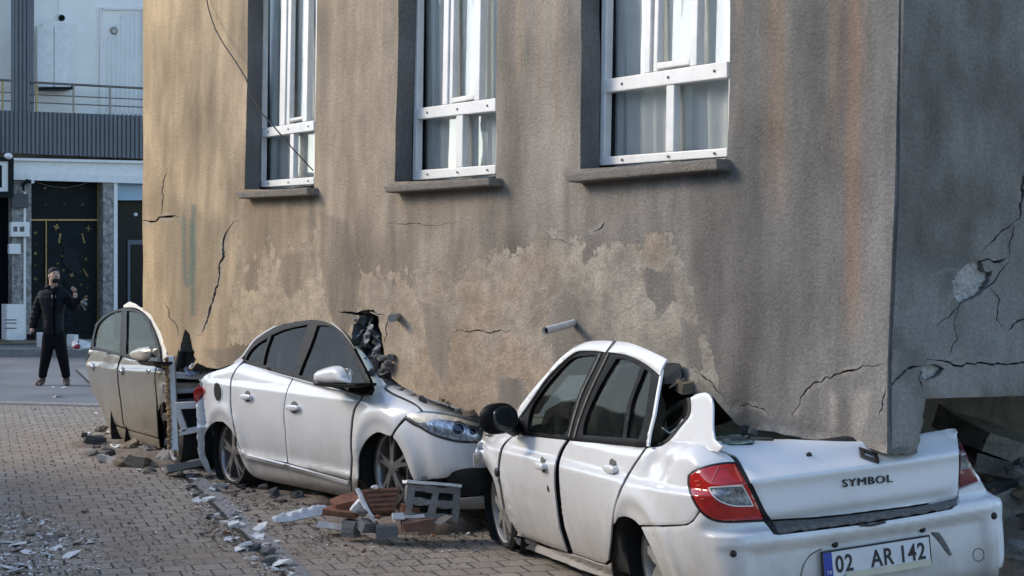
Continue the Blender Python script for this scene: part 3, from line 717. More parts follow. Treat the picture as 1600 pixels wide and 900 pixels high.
# ---------------------------------------------------------------- windows
QD = 0.19
def fr(q, off): return hit_plane(q, wc + wn_ * off, wn_)
def bar_px(mb, quad, off0, dep):
    W = hit_plane(quad, wc + wn_ * (off0 + dep), wn_); mb.prism(list(W), -wn_ * dep)
def lerp2(a, b, f): return (a[0] + (b[0] - a[0]) * f, a[1] + (b[1] - a[1]) * f)
def window(i, fl, fright, rail_top, rail_bot, tr_top, tr_bot, low_m, A, sashL, sashR, right_stile, sashbot, ytop, sill, nscrew):
    """all arguments are photo rows/columns of the frame members; members lie on a plane 15 cm inside the wall"""
    yl = lambda p, x: p[0][1] + (p[1][1] - p[0][1]) * (x - p[0][0]) / (p[1][0] - p[0][0])
    X = lambda x, y: x + (fl[0] - fl[1]) * (1 - y / 280.0)       # the frame leans with the building
    mb = MB()
    x0, x1 = fl[1], fright
    q = lambda xa, xb, p, r: [(xa, yl(p, xa)), (xb, yl(p, xb)), (xb, yl(r, xb)), (xa, yl(r, xa))]
    bar_px(mb, q(x0, x1, rail_top, rail_bot), -QD, 0.045)
    bar_px(mb, [(X(x0, ytop), ytop), (X(x0 + (fl[2]), ytop), ytop), (x0 + fl[2], yl(rail_top, x0)), (x0, yl(rail_bot, x0))], -QD - .004, 0.05)
    bar_px(mb, q(x0 + 2, x1, tr_top, tr_bot), -QD - .002, 0.05)
    bar_px(mb, [(X(low_m[0], 200), yl(tr_bot, low_m[0])), (X(low_m[1], 200), yl(tr_bot, low_m[1])), (low_m[1], yl(rail_top, low_m[1])), (low_m[0], yl(rail_top, low_m[0]))], -QD - .004, 0.045)
    def vert(m, mb2, o, d, yb=None):
        yy = tr_top if yb is None else yb
        bar_px(mb2, [(X(m[0], ytop), ytop), (X(m[1], ytop), ytop), (m[1], yl(yy, m[1])), (m[0], yl(yy, m[0]))], o, d)
    vert(A, mb, -QD - .003, 0.045)
    bar_px(mb, [(X(x1, ytop), ytop), (X(x1 + 12, ytop), ytop), (x1 + 12, yl(rail_bot, x1 + 12)), (x1, yl(rail_bot, x1))], -QD - .01, 0.04)
    bar_px(mb, [(X(x0, ytop), ytop - 14), (X(x1 + 12, ytop), ytop - 20), (X(x1 + 12, ytop), ytop), (X(x0, ytop), ytop)], -QD, 0.045)
    f = mb.build('window', M['pvc'], bld, bevel=0.006)
    sm = MB()
    vert(sashL, sm, -QD - .012, 0.042); vert(sashR, sm, -QD - .006, 0.05)
    if sashbot: bar_px(sm, sashbot, -QD - .008, 0.052)
    sm.build('sash', M['pvc'], f, bevel=0.006)
    gp = MB(); W = hit_plane([(X(x0, ytop), ytop), (X(x1 + 10, ytop), ytop), (x1 + 10, yl(rail_bot, x1 + 10)), (x0 + 2, yl(rail_bot, x0))], wc - wn_ * (QD + .022), wn_)
    gp.prism(list(W), wn_ * 0.006); gp.build('pane', M['window_glass'], f)
    # pleated net curtain hanging behind the glass, drawn open a little at the left
    A0, B0 = hit_plane([(x0 + 3.2 * fl[2], yl(rail_bot, x0) + 4), (x1 + 40, yl(rail_bot, x1) + 4)], wc - wn_ * (QD + .085), wn_)
    n = 160; V = []; hh = 2.2
    for j, zz in enumerate(np.linspace(0, hh, 24)):
        for k_ in range(n):
            s = k_ / (n - 1); gat = 0.030 * math.sin(s * 40 + 4.0 * math.sin(s * 6 + i * 2.1) + 0.4 * zz) * (.5 + .5 * math.sin(s * 11 + i)) + 0.014 * math.sin(s * 88 + 3 * math.sin(s * 13) + zz)
            sx = s + 0.012 * math.sin(s * 31 + zz * 1.5)
            p = A0 + (B0 - A0) * sx + wn_ * gat; V.append((p[0], p[1], A0[2] + (B0[2] - A0[2]) * s * 0 + zz))
    Fc = [(j*n + k_, j*n + k_ + 1, (j+1)*n + k_ + 1, (j+1)*n + k_) for j in range(23) for k_ in range(n - 1)]
    mesh('curtain', V, Fc, M['curtain'], f, True)
    for m_ in range(nscrew):
        for p_, r_ in ((rail_top, rail_bot), (tr_top, tr_bot)):
            x = x0 + (x1 - x0) * (0.18 + 0.36 * m_); y = (yl(p_, x) + yl(r_, x)) / 2
            w_ = hit_plane([(x, y)], wc - wn_ * (QD - .050), wn_)[0]
            MB().lathe(w_, wn_, wd, [(0, 0.008), (0.003, 0.008), (0.004, 0.0)], 8).build('screw', M['screw'], f)
    sw = MB(); W = hit_plane(sill, wc + wn_ * 0.10, wn_); sw.prism(list(W), -wn_ * 0.112)
    o = sw.build('sill', M['sill'], bld, bevel=0.012)
window(0, (407, 403.5, 4.5), 490, [(408, 282.5), (489, 276.5)], [(403, 293), (489, 288)], [(407, 201), (490, 188)], [(408, 215), (490, 204)], (452, 458),
       (436, 444.5), (447, 452), (472, 479), None, [(452, 185), (474, 181), (474, 186), (452, 190)], -72, [(366, 300.5), (479, 292.5), (480, 305), (372, 310)], 3)
window(1, (647.5, 644, 6), 774, [(651, 266), (774, 257.5)], [(645, 282), (774, 272)], [(649, 169.5), (775, 153)], [(649, 187), (775, 173.5)], (711.5, 722),
       (690.5, 698.5), (701, 706.5), (740, 748.5), None, [(706, 153), (740, 147), (740, 155), (706, 161)], -147, [(597, 290), (763, 277), (764, 290), (601, 301)], 3)
window(2, (940, 935.4, 8.5), 1136, [(943, 245), (1136, 231)], [(936, 259), (1136, 245)], [(945, 124), (1136, 95)], [(945, 145), (1136, 121)], (1039.5, 1052),
       (1005.5, 1014.7), (1020, 1026.5), (1077, 1088), None, [(1026, 98), (1077, 91.5), (1077, 101), (1026, 108)], -246, [(880, 271), (1119, 247), (1120, 265), (885, 285)], 3)
# ================================================================ CARS
def bump1(x, c, w): return np.exp(-((x - c) / w) ** 2)
class Car:
    """local frame: s forward from the rear hub, y outwards on the visible side, v up; F(s,y,v) > 0 inside the body"""
    def __init__(self, R, Fh, roll, side, label, group, name='parked_car'):
        self.R = R; a = Fh - R; self.wb = np.linalg.norm(a); a = a / self.wb
        up = np.array([0, 0, 1.0]); l = np.cross(up, a) * side; l /= np.linalg.norm(l); u = np.cross(a, l) * side
        c, s = math.cos(math.radians(roll)), math.sin(math.radians(roll))
        self.a, self.o, self.u = a, l * c - u * s, u * c + l * s
        self.root = empty(name, (R[0], R[1], 0), label, 'car', group); self.cut = None
    def loc(self, W):
        q = np.asarray(W, float) - self.R; return q @ self.a, q @ self.o, q @ self.u
    def w(self, s, y, v):
        s, y, v = np.broadcast_arrays(np.asarray(s, float), np.asarray(y, float), np.asarray(v, float))
        return self.R + s[..., None] * self.a + y[..., None] * self.o + v[..., None] * self.u
    def rounded(self, ds, r):
        q = 0
        for d in ds: q = q + np.maximum(r - d, 0) ** 2
        return r - np.sqrt(q)
    def march(self, px, fn, off=0.0, t0=None, t1=None):
        r = rays(px); n = len(r); d0 = self.R[1]
        t0 = d0 - 4.5 if t0 is None else t0; t1 = d0 + 5.5 if t1 is None else t1
        ts = np.arange(max(3, t0), t1, 0.02)
        best = np.full(n, -1e9); bt = np.zeros(n); hit = np.zeros(n, bool); ht = np.zeros(n)
        for t in ts:
            f = fn(*self.loc(O + r * t)) - off
            b = (f > best) & ~hit; best[b] = f[b]; bt[b] = t
            h = (f >= 0) & ~hit; ht[h] = t; hit |= h
            if hit.all(): break
        lo, hi = ht - 0.02, ht.copy()
        for _ in range(12):
            m = (lo + hi) / 2; f = fn(*self.loc(O + r * m[:, None])) - off
            k = f >= 0; hi = np.where(k, m, hi); lo = np.where(k, lo, m)
        return O + r * np.where(hit, hi, bt)[:, None]
    def plane(self, px, c):
        """surface y = c0 + c1*(v-c3) + c2*s"""
        r = rays(px); c0, c1, c2, c3 = c
        # linear: solve for t
        s0, y0, v0 = self.loc(O[None]); ds, dy, dv = r @ self.a, r @ self.o, r @ self.u
        t = (c0 + c1 * (v0 - c3) + c2 * s0 - y0) / (dy - c1 * dv - c2 * ds)
        return O + r * t[:, None]
    def grime(self, W):
        s, y, v = self.loc(W); return np.clip(1.0 - (v - self.vlow) / 0.62, 0, 1) ** 1.5
    def panel(self, name, outline, mat, fn=None, plane=None, off=0.0, th=0.012, sp=5.0, holes=(), parent=None, drop=0.003, sm=True, label=None):
        ol = smooth_poly(outline) if sm else outline
        P, T = triangulate(ol, [smooth_poly(h) for h in holes], sp)
        if plane is not None:
            W = self.plane(P, plane); 
            if off: W = W - self.o * off
        else: W = self.march(P, fn or self.F, off)
        ctr = self.R
        tow = (O - W.mean(0))
        o = sheet_solid(W, T, th, name, mat, parent or self.root, tow, drop, dict(grime=('FLOAT', self.grime(W))))
        if label: o['label'] = label
        return o
    def point(self, px, py, fn=None, off=0.0, plane=None):
        return (self.plane([(px, py)], plane) if plane is not None else self.march([(px, py)], fn or self.F, off))[0]
    def ribbon(self, name, path, w, mat, fn=None, off=-0.002, plane=None, parent=None, closed=False, h=0.004):
        """flat strip of pixel width w following a pixel path on the body"""
        P = densify(smooth_poly(path, closed), 3.0, closed); n = len(P); L = []; R_ = []
        for i in range(n):
            d = (P[(i+1) % n] - P[i-1]) if closed else P[min(i+1, n-1)] - P[max(i-1, 0)]
            d = d / (np.linalg.norm(d) + 1e-9); q = np.array([-d[1], d[0]]) * w / 2; L.append(P[i] + q); R_.append(P[i] - q)
        A = np.array(L + R_); W = self.plane(A, plane) if plane is not None else self.march(A, fn or self.F, off)
        m = n if closed else n - 1
        T = [(i, (i+1) % n, n + i) for i in range(m)] + [((i+1) % n, n + (i+1) % n, n + i) for i in range(m)]
        return sheet_solid(W, T, h, name, mat, parent or self.root, O - W.mean(0))
    def clip(self, f, s, y, v):
        """the part of the car that lies under the building is flattened away"""
        W = self.w(s, y, v); return np.minimum(f, np.maximum(np.maximum((W - wc) @ wn_, (W - wc) @ en_), (W - wc) @ wd - 9.9) + .06)
    def shell(self, fn, lo, hi, step, mats, cell_mat, name='body_shell'):
        """closed inner body from the same shape, a little inside the panels (surface nets)"""
        gx = [np.arange(lo[i], hi[i] + step, step) for i in range(3)]
        S, Y, Vv = np.meshgrid(*gx, indexing='ij'); D = self.clip(fn(S, Y, Vv), S, Y, Vv)
        D[0] = D[-1] = -1; D[:, 0] = D[:, -1] = -1; D[:, :, 0] = D[:, :, -1] = -1
        ins = D > 0; idx = -np.ones(np.array(D.shape) - 1, int); V = []
        corners = [(i, j, k) for i in (0, 1) for j in (0, 1) for k in (0, 1)]
        sl = lambda c: tuple(slice(c[i], D.shape[i] - 1 + c[i]) for i in range(3))
        cnt = sum(ins[sl(c)].astype(int) for c in corners); act = (cnt > 0) & (cnt < 8)
        acc = np.zeros(act.shape + (3,)); num = np.zeros(act.shape)
        for a_ in corners:
            for ax in range(3):
                if a_[ax]: continue
                b_ = list(a_); b_[ax] = 1; b_ = tuple(b_)
                da, db = D[sl(a_)], D[sl(b_)]; x = (da > 0) != (db > 0)
                with np.errstate(divide='ignore', invalid='ignore'): f = np.where(x, da / (da - db), 0)
                p = np.stack([np.full(act.shape, float(a_[0])), np.full(act.shape, float(a_[1])), np.full(act.shape, float(a_[2]))], -1)
                p[..., ax] += f; acc += np.where(x[..., None], p, 0); num += x
        ii = np.argwhere(act); idx[act] = np.arange(len(ii))
        loc = (ii + acc[act] / np.maximum(num[act], 1)[:, None]) * step + np.array(lo)
        Fc = []
        for ax in range(3):
            b1, b2 = [(1, 2), (2, 0), (0, 1)][ax]
            sa = [slice(1, D.shape[i] - 1) for i in range(3)]; sb = list(sa); sa[ax] = slice(0, D.shape[ax] - 1); sb[ax] = slice(1, D.shape[ax])
            A, B = ins[tuple(sa)], ins[tuple(sb)]
            for flip, msk in ((False, A & ~B), (True, ~A & B)):
                q = np.argwhere(msk)
                for c in q:
                    p = [c[0] + (0 if ax == 0 else 1), c[1] + (0 if ax == 1 else 1), c[2] + (0 if ax == 2 else 1)]
                    def id_(d1, d2):
                        z = list(p); z[b1] -= d1; z[b2] -= d2; return idx[tuple(z)]
                    f = [id_(1, 1), id_(0, 1), id_(0, 0), id_(1, 0)]
                    Fc.append(f[::-1] if flip else f)
        W = self.w(loc[:, 0], loc[:, 1], loc[:, 2])
        o = mesh(name, W, Fc, mats, self.root, True)
        cm = np.array([loc[f].mean(0) for f in Fc])
        o.data.polygons.foreach_set("material_index", cell_mat(cm[:, 0], cm[:, 1], cm[:, 2]).astype(np.int32))
        return o
    def wheel(self, s, v, y, rrim, rtyre, spokes, ground_z, twin=True, mat='rim', steer=0.0, squash=True):
        cst, sst = math.cos(steer), math.sin(steer)
        ax = self.o * cst + self.a * sst; fw = self.a * cst - self.o * sst; up = self.u
        c = self.w(s, y, v)
        mb = MB()
        mb.lathe(c, ax, fw, [(-.19, rrim * .96), (-.19, rtyre * .93), (-.16, rtyre), (-.04, rtyre), (-.012, rtyre * .97), (.004, rrim * 1.12), (0.0, rrim * 1.02), (-.03, rrim * .98)], 48)
        if squash:
            vv = []
            for p in mb.v:
                p = np.array(p)
                if p[2] < ground_z + .004:
                    k = (ground_z + .004 - p[2]); p = p + ax * k * .35; p[2] = ground_z + .004
                vv.append(tuple(p))
            mb.v = vv
        wh = mb.build('wheel', M['black_rubber'], self.root, True)
        lm = MB(); lm.lathe(c, self.o, self.a, [(-.02 - y - .03, .352), (-.42, .352), (-.42, .0)], 40)
        lm.v = [tuple(np.array(p) + np.array([0, 0, max(0, ground_z + .015 - p[2])])) for p in lm.v]
        lm.build('wheel_housing', M['dark_void'], self.root)
        rm = MB()
        rm.lathe(c, ax, fw, [(-.15, rrim * .90), (-.03, rrim * .94), (-.004, rrim * .97), (.002, rrim), (-.006, rrim * 1.03), (-.02, rrim * 1.03)], 48)
        rm.lathe(c, ax, fw, [(-.03, rrim * .24), (-.004, rrim * .22), (.0, rrim * .15), (.0, 0.0)], 24)
        for k in range(spokes):
            q0 = 2 * math.pi * k / spokes + 0.3
            for dq in ((-.16, .16) if twin else (0,)):
                ds = 0.0 if not twin else dq * .35
                def pt(r, q, h): return c + ax * h + r * (math.cos(q) * fw + math.sin(q) * up)
                w0, w1 = (.17, .10) if twin else (.36, .20)
                qa, qb = q0 + ds, q0 + dq
                for (ra, rb, wa, wb, ha, hb) in ((rrim * .14, rrim * .6, w0 * 1.3, w0 * .75, -.004, -.006), (rrim * .6, rrim * .98, w0 * .75, w1, -.006, -.012)):
                    fa = (ra - rrim * .14) / (rrim * .84); fb = (rb - rrim * .14) / (rrim * .84)
                    q1, q2 = qa + (qb - qa) * fa, qa + (qb - qa) * fb
                    A = [pt(ra, q1 - wa * rrim * .5 / max(ra, .03) * .9, ha), pt(rb, q2 - wb * rrim * .5 / rb, hb), pt(rb, q2 + wb * rrim * .5 / rb, hb), pt(ra, q1 + wa * rrim * .5 / max(ra, .03) * .9, ha)]
                    rm.prism(A, -ax * .022)
        rm.build('rim', M[mat], wh, True, 40)
        dk = MB(); dk.lathe(c, ax, fw, [(-.09, rrim * .93), (-.09, 0)], 32); dk.build('brake_disc', M['dark_void'], wh)
        return wh
    def handle(self, px, py, L, parent, hgt=.022, plane=None, mat=None, cup=True):
        p = self.point(px, py); mb = MB()
        mb.ellipsoid(p + self.o * .022, self.a * L / 2, self.o * .014, self.u * hgt, 16, 8, 0.75)
        for e in (-1, 1): mb.ellipsoid(p + self.o * .006 + self.a * e * L * .36, self.a * .02, self.o * .022, self.u * hgt * .8, 8, 6)
        h = mb.build('handle', mat or M['white_paint'], parent, True)
        if cup:
            mb = MB(); mb.ellipsoid(p + self.u * .004, self.a * L * .33, self.o * .004, self.u * hgt * 2.0, 14, 6)
            mb.build('handle_recess', M['dust_trim'], parent, True)
        return h

def lbl(o, t): o['label'] = t; return o
# ---------------------------------------------------------------- white saloon in front, seen from its rear left
k3 = Car(at(1009, 887, 8.15), at(772, 799, 10.4), 5.0, 1, 'white saloon seen from behind with its trunk and rear window crushed under the building corner', 'cars crushed under the wall')
k3.vlow = -0.16
def arch3(s, v): return .020 * bump1(np.hypot(s, v), .345, .05) + .020 * bump1(np.hypot(s - 2.37, v), .345, .05)
def side3(s, v):
    y = .030 - .085 * np.clip((.40 - v) / .5, 0, 1.3) ** 2 - .20 * np.clip(v - .405, 0, .4) - .035 * np.clip((v - .40) / .02, 0, 1)
    y = y + arch3(s, v) - .11 * np.clip((s - 1.95) / .8, 0, 2) ** 2 - .10 * np.clip((-.25 - s) / .45, 0, 2) ** 2
    return y + .006 * np.sin(s * 3 + 1) * bump1(v, .2, .2)
def dents3(s, y, v):
    d = .030 * bump1(s, -.13, .10) * bump1(v, .52, .07) + .016 * bump1(s + .6 * (v - .5), -.30, .035) * bump1(v, .50, .10) - .016 * bump1(s, -.02, .05) * bump1(v, .50, .05)
    d = d + .020 * np.abs(vnoise(s * 8, v * 8, y * 5) - .5) * bump1(s, -.12, .28) * bump1(v, .5, .14) + .010 * np.abs(vnoise(s * 5 + 3, v * 7, 1.0) - .5) * bump1(s, -.5, .5) * bump1(v, .6, .07)
    d = d + .012 * bump1(s, 1.55, .35) * bump1(v, .12, .10) * (vnoise(s * 7, v * 12, 2) - .2)
    return d
def rear3(y, v):
    c = (y + .80) / .80
    bul = -.055 * (1 - c ** 2)
    lid = -.665 + 1.05 * np.clip(v - .445, 0, 1) - .02 * bump1(v, .445, .03) + .03 * bump1(v, .25, .03)
    bum = -.725 + .16 * np.clip(v - .17, 0, .1) + .10 * np.clip(.02 - v, 0, .3) + .022 * sstep(.175, .155, v) 
    k = sstep(.232, .222, v)
    r = lid * (1 - k) + bum * k
    rec = sstep(.62, .56, np.abs(y + .80) + .5 * np.clip(.09 - v, 0, .2) * 0) * sstep(.150, .125, v)
    r = r + .030 * rec * sstep(-.20, -.10, v + .2)
    r = r + .016 * (vnoise(y * 4, v * 6, 3.0) - .5) * sstep(.40, .56, v)
    return r + bul
def top3(s, y):
    z = np.where(s < .02, .615 - .018 * np.clip(-s - .1, 0, 1), .585)
    z = z - .38 * np.clip(s + .54, 0, .8) * sstep(-.22, -.34, y) * (s < .6)
    z = np.where(s > 1.75, .585 - .16 * np.clip((s - 1.75) / .9, 0, 2), z)
    return z + .01 * (vnoise(s * 5, y * 5, 1.0) - .5)
def F3(s, y, v):
    r = .085
    f = k3.rounded([side3(s, v) - y, s - rear3(y, v), top3(s, y) - v, 3.05 - s, y + 1.57 - .72 * np.clip(v - .19, 0, 1), v + .17], r)
    return f - dents3(s, y, v)
k3.F = F3
GP3 = (-.035, -.33, 0.0, .56)                    # side glass plane
def cab3(s, y, v):
    side = GP3[0] + GP3[1] * (v - GP3[3]) - y + .012
    roof = 1.085 - .16 * np.clip((s - 1.0) / .75, 0, 3) ** 2 - .055 * np.clip((.55 - s) / .6, 0, 3) ** 2 - v
    return k3.rounded([side, roof, y + 1.5, v - .3], .10)
W3, K3 = M['white_paint'], k3.panel
def shell3(s, y, v):
    f = F3(s, y, v) - .03
    for c in (0.0, 2.37): f = np.minimum(f, np.maximum(np.hypot(s - c, v) - .36, -.30 - y))
    return f
k3.shell(shell3, (-.95, -1.75, -.25), (3.15, .15, .75), .035, [M['dark_void'], W3], lambda s, y, v: ((y < -1.12) | (s > 2.95)) * 1)
fender = K3('fender', [(741, 729), (740, 712), (746, 696), (757, 681), (775, 668), (800, 668), (806, 677), (795, 684), (781, 701), (776, 735), (779, 760), (784, 790), (791, 815), (798, 836), (796, 842), (793, 833), (784, 800), (777, 776), (771, 751), (762, 733), (753, 724), (747, 724)], W3)
fd = K3('front_door', [(809, 680), (845, 683.5), (883, 687.5), (873.5, 703), (866.5, 724), (864.5, 745), (866, 773), (872, 820), (878, 842), (885, 863), (860, 855), (830, 844), (803, 835), (795, 815), (788, 790), (783, 760), (780, 735), (785, 702), (798, 685)], W3)
rd = K3('rear_door', [(889.5, 688.5), (940, 692.5), (995, 696.5), (1006, 698), (1005, 701), (986.5, 728), (971, 755), (961.5, 778), (957, 795), (955, 808), (953, 842), (949, 876), (944, 881), (930, 877), (910, 869.5), (895, 865), (888, 843), (881, 820), (875, 773), (873, 745), (873.5, 725), (879.5, 705)], W3)
K3('rear_quarter_panel', [(1013, 699), (1030, 697.5), (1045, 690), (1060, 676), (1076, 668), (1092, 680), (1104, 694), (1116, 702), (1137, 709.5), (1149, 721), (1127, 723), (1100, 728), (1080, 737), (1073.5, 745), (1077, 763), (1088, 790), (1091, 797), (1081, 812), (1072, 818.5), (1055, 820), (1033, 820.5), (998, 820.5), (989, 812), (975.5, 807), (964, 809.5), (958.5, 819), (958.5, 808), (960.5, 795), (965.5, 778), (975, 756), (990.5, 729), (1009, 702)], W3, sp=4, label='white rear quarter panel, dented and creased')
PIL = (-.10, -.30, 0.10, .60)
K3('bent_pillar', [(1030, 698), (1046, 688), (1062, 668), (1075, 652), (1079, 640), (1078, 621), (1090, 615), (1101, 613), (1108, 618), (1112.5, 633), (1112.5, 667), (1115, 686), (1128, 698), (1120, 706), (1096, 700), (1076, 690), (1056, 692), (1044, 698)], W3, plane=PIL, sp=4, label='white rear roof pillar bent outwards')
k3.ribbon('window_opening_rubber', [(1020, 693), (1032, 694), (1044, 686), (1062, 665), (1074, 650), (1077, 634), (1075, 621)], 4.2, M['black_rubber'], plane=PIL)
K3('torn_window_frame', [(1012, 697), (1022, 672), (1033, 652), (1047, 636), (1062, 626), (1074, 621), (1074, 640), (1068, 655), (1052, 672), (1038, 688), (1028, 695)], M['black_plastic'], plane=(-.16, -.3, .1, .6), holes=[[(1034, 664), (1040, 650), (1052, 640), (1064, 632), (1066, 642), (1060, 654), (1046, 666), (1036, 674)]], label='black rear quarter window frame torn loose')
k3.ribbon('frame_edge', [(1034, 668), (1046, 677), (1058, 668), (1067, 655)], 2.2, M['pvc'], plane=(-.155, -.3, .1, .6))
lid = K3('trunk_lid', [(1107, 690.5), (1118, 699), (1139, 707.5), (1152, 714), (1166, 738), (1182, 769), (1197, 800), (1205.5, 812.5), (1280, 807.5), (1360, 798), (1440, 787), (1496.5, 774.5), (1499, 727), (1497, 689), (1492, 669.5), (1468, 672), (1444, 676), (1400, 684), (1338, 689), (1280, 687.5), (1215, 684.5), (1178, 683), (1150, 684), (1118, 686)], W3, label='white trunk lid pressed down by broken concrete')
K3('trunk_trim', [(1207, 814.5), (1280, 809.5), (1360, 800), (1440, 789), (1495.5, 777), (1494, 786), (1485, 793), (1440, 801), (1344, 816.5), (1280, 824.5), (1220, 830.5), (1214, 828)], M['dust_trim'], parent=lid, off=.006)
k3.ribbon('trunk_handle', [(1343, 820), (1362, 820.5), (1384, 815)], 4.5, M['ink'], off=-.004, parent=lid)
K3('trunk_gap_seal', [(1100, 690), (1107, 690), (1119, 699), (1140, 708), (1152, 714), (1166, 738), (1182, 769), (1197, 800), (1207, 815), (1214, 829), (1222, 833), (1210, 835), (1203, 826), (1194, 810), (1180, 782), (1164, 750), (1150, 722), (1138, 709.5), (1116, 702)], M['black_rubber'], off=.012)
lamp = K3('tail_lamp', [(1149, 724), (1130, 725), (1108, 729), (1087, 736), (1077, 743), (1077, 758), (1083.5, 778), (1093, 794.5), (1106, 806), (1124, 813), (1150, 814), (1193, 812), (1180, 782), (1164, 750), (1154, 732)], M['red_lens'], off=-.006, sp=4, label='red tail lamp with clear insert')
k3.ribbon('lamp_surround', [(1150, 722.5), (1130, 723.5), (1108, 727.5), (1086, 735), (1075.5, 743), (1075.5, 759), (1082, 779), (1092, 796), (1105, 808), (1123, 815), (1150, 816), (1195, 813.5)], 2.6, M['ink'], off=-.001, parent=lamp)
K3('clear_insert', [(1107, 762), (1130, 760.5), (1160, 759), (1168, 773), (1177, 790), (1156, 791), (1140, 789), (1124, 782.5), (1114, 774)], M['clear_lens'], off=-.012, parent=lamp, sp=4)
k3.ribbon('insert_bezel', [(1107, 762), (1130, 760.5), (1160, 759), (1168, 773), (1177, 790.5), (1156, 791), (1140, 789), (1124, 782.5), (1114, 774)], 1.8, M['pvc'], off=-.014, parent=lamp, closed=True)
for q in ([(1112, 752), (1117, 740), (1122, 730)], [(1148, 729), (1154, 742), (1159, 752)]): k3.ribbon('lens_rib', q, 2.2, simple('pink lens rib', (.50, .12, .10), .2), off=-.010, parent=lamp)
for j in range(5): k3.ribbon('lens_rib', [(1085 + j * 2.2, 752 + j * 7), (1092 + j * 2.2, 751 + j * 7)], 2.2, simple('bright lens rib', (.62, .10, .06), .2), off=-.010, parent=lamp)
lamp2 = K3('tail_lamp', [(1501, 690), (1504, 695), (1516, 722), (1529.5, 752), (1515, 757), (1500, 763)], M['dark_red_lens'], off=-.002, sp=4, label='dark tail lamp in the shade on the far side')
K3('upper_lens', [(1502, 696), (1514, 722), (1518, 731), (1502, 735)], M['clear_lens'], off=-.006, parent=lamp2, sp=4)
bumper = K3('rear_bumper', [(1001, 824), (1033, 823.8), (1055, 823), (1073, 821.5), (1083, 815), (1094, 799.5), (1106, 809), (1124, 816), (1150, 817), (1194, 815.5), (1201, 823), (1209, 835), (1218, 836), (1280, 828.5), (1344, 820.5), (1440, 805), (1487, 796), (1497, 788), (1499, 767), (1529, 755), (1537, 759.5), (1550, 780), (1557, 809), (1561, 847), (1562, 887), (1556, 940), (1500, 966), (1300, 990), (1120, 985), (1052, 965), (1043, 925), (1034, 900), (1024.5, 873), (1011, 844.5)], W3, sm=False)
# number plate
pc = k3.point(1367, 868) + (-k3.a) * .012
px_ = -k3.o; pu = k3.u
TLp = hit_plane([(1284, 864.5)], pc, k3.a)[0]; TRp = hit_plane([(1449, 838.5)], pc, k3.a)[0]
pdx = TRp - TLp; PWd = np.linalg.norm(pdx); pdx /= PWd; pdy = np.cross(-k3.a, pdx); pdy /= np.linalg.norm(pdy)
if pdy[2] < 0: pdy = -pdy
ph = .112
mb = MB(); mb.box(TLp - pdx * .008 + pdy * .008 - k3.a * .002, pdx * (PWd + .016), -pdy * (ph + .016), -k3.a * .006)
frm = mb.build('number_plate_holder', M['ink'], k3.root)
mb = MB(); mb.box(TLp - k3.a * .0085, pdx * PWd, -pdy * ph, -k3.a * .002); plate = mb.build('number_plate', M['plate_white'], k3.root)
mb = MB(); mb.box(TLp - k3.a * .0110, pdx * .042, -pdy * ph, -k3.a * .0006); mb.build('blue_band', M['plate_blue'], plate)
mb = MB(); mb.box(TLp + pdx * .10 - pdy * (ph - .012) - k3.a * .013, pdx * (PWd - .10), -pdy * .028, -k3.a * .003); mb.build('holder_strip', M['plate_frame'], plate)
def text(body, name, origin, dx, dy, height, mat, parent, xs=1.0, bold=0.0, depth=.001, align='LEFT', shear=0):
    cu = bpy.data.curves.new(name, 'FONT'); cu.body = body; cu.size = 1.0; cu.align_x = align; cu.offset = bold; cu.extrude = .5; cu.shear = shear; cu.space_character = 1.12; cu.resolution_u = 3
    ob = bpy.data.objects.new(name, cu); cu.materials.append(mat)
    dz = np.cross(dx, dy); s = height / 0.70
    m = Matrix([[dx[i] * s * xs, dy[i] * s, dz[i] * depth * 2, origin[i]] for i in range(3)] + [[0, 0, 0, 1]])
    link(ob, parent); ob.matrix_world = m
    me = bpy.data.meshes.new_from_object(ob.evaluated_get(bpy.context.evaluated_depsgraph_get()))
    me.transform(m); bpy.data.objects.remove(ob)
    o = bpy.data.objects.new(name, me)
    if not me.materials: me.materials.append(mat)
    return link(o, parent)
base = TLp - pdy * (ph * .83) - k3.a * .0118
for tx, x0 in (('02', .054), ('AR', .228), ('142', .365)):
    text(tx, 'plate_lettering', base + pdx * x0 * PWd / .52, pdx, pdy, ph * .66, M['ink'], plate, .80, .018)
text('TR', 'country_code', TLp + pdx * .010 - pdy * (ph * .86) - k3.a * .0122, pdx, pdy, .016, M['plate_white'], plate, .9)
# badge lettering and emblem on the lid
q0, q1 = k3.point(1315, 761), k3.point(1409, 751)
bd = q1 - q0; BL = np.linalg.norm(bd); bd /= BL; bn = np.cross(bd, k3.u); bn /= np.linalg.norm(bn)
if bn @ k3.a > 0: bn = -bn
bu = np.cross(bn, bd)
text('SYMBOL', 'badge_lettering', q0 + bn * .008, bd, bu, .034, M['ink'], lid, 1.30, .0, .004)
em = k3.point(1357, 714); e1, e2 = k3.point(1350, 722), k3.point(1366, 722)
en3 = np.cross(e1 - em, e2 - em); en3 /= np.linalg.norm(en3); en3 = -en3 if en3 @ k3.a > 0 else en3
eu = k3.u - en3 * (k3.u @ en3); eu /= np.linalg.norm(eu); ex_ = np.cross(eu, en3); em = em + en3 * .004
def rh(k): return [em + eu * .060 * k - px_ * .020 * k, em + px_ * .042 * k, em - eu * .060 * k + px_ * .020 * k, em - px_ * .042 * k]
mb = MB(); Oo, Ii = rh(1.0), rh(.52)
for i in range(4):
    mb.prism([Oo[i], Oo[(i+1) % 4], Ii[(i+1) % 4], Ii[i]], en3 * .012)
mb.build('emblem', simple('dark chrome', (.12, .12, .12), .25, .9, bump=0), lid)
p = k3.point(1264, 711); mb = MB(); mb.lathe(p, -k3.a, px_, [(0, .014), (.006, .013), (.008, 0)], 12); mb.build('lock', M['ink'], lid)
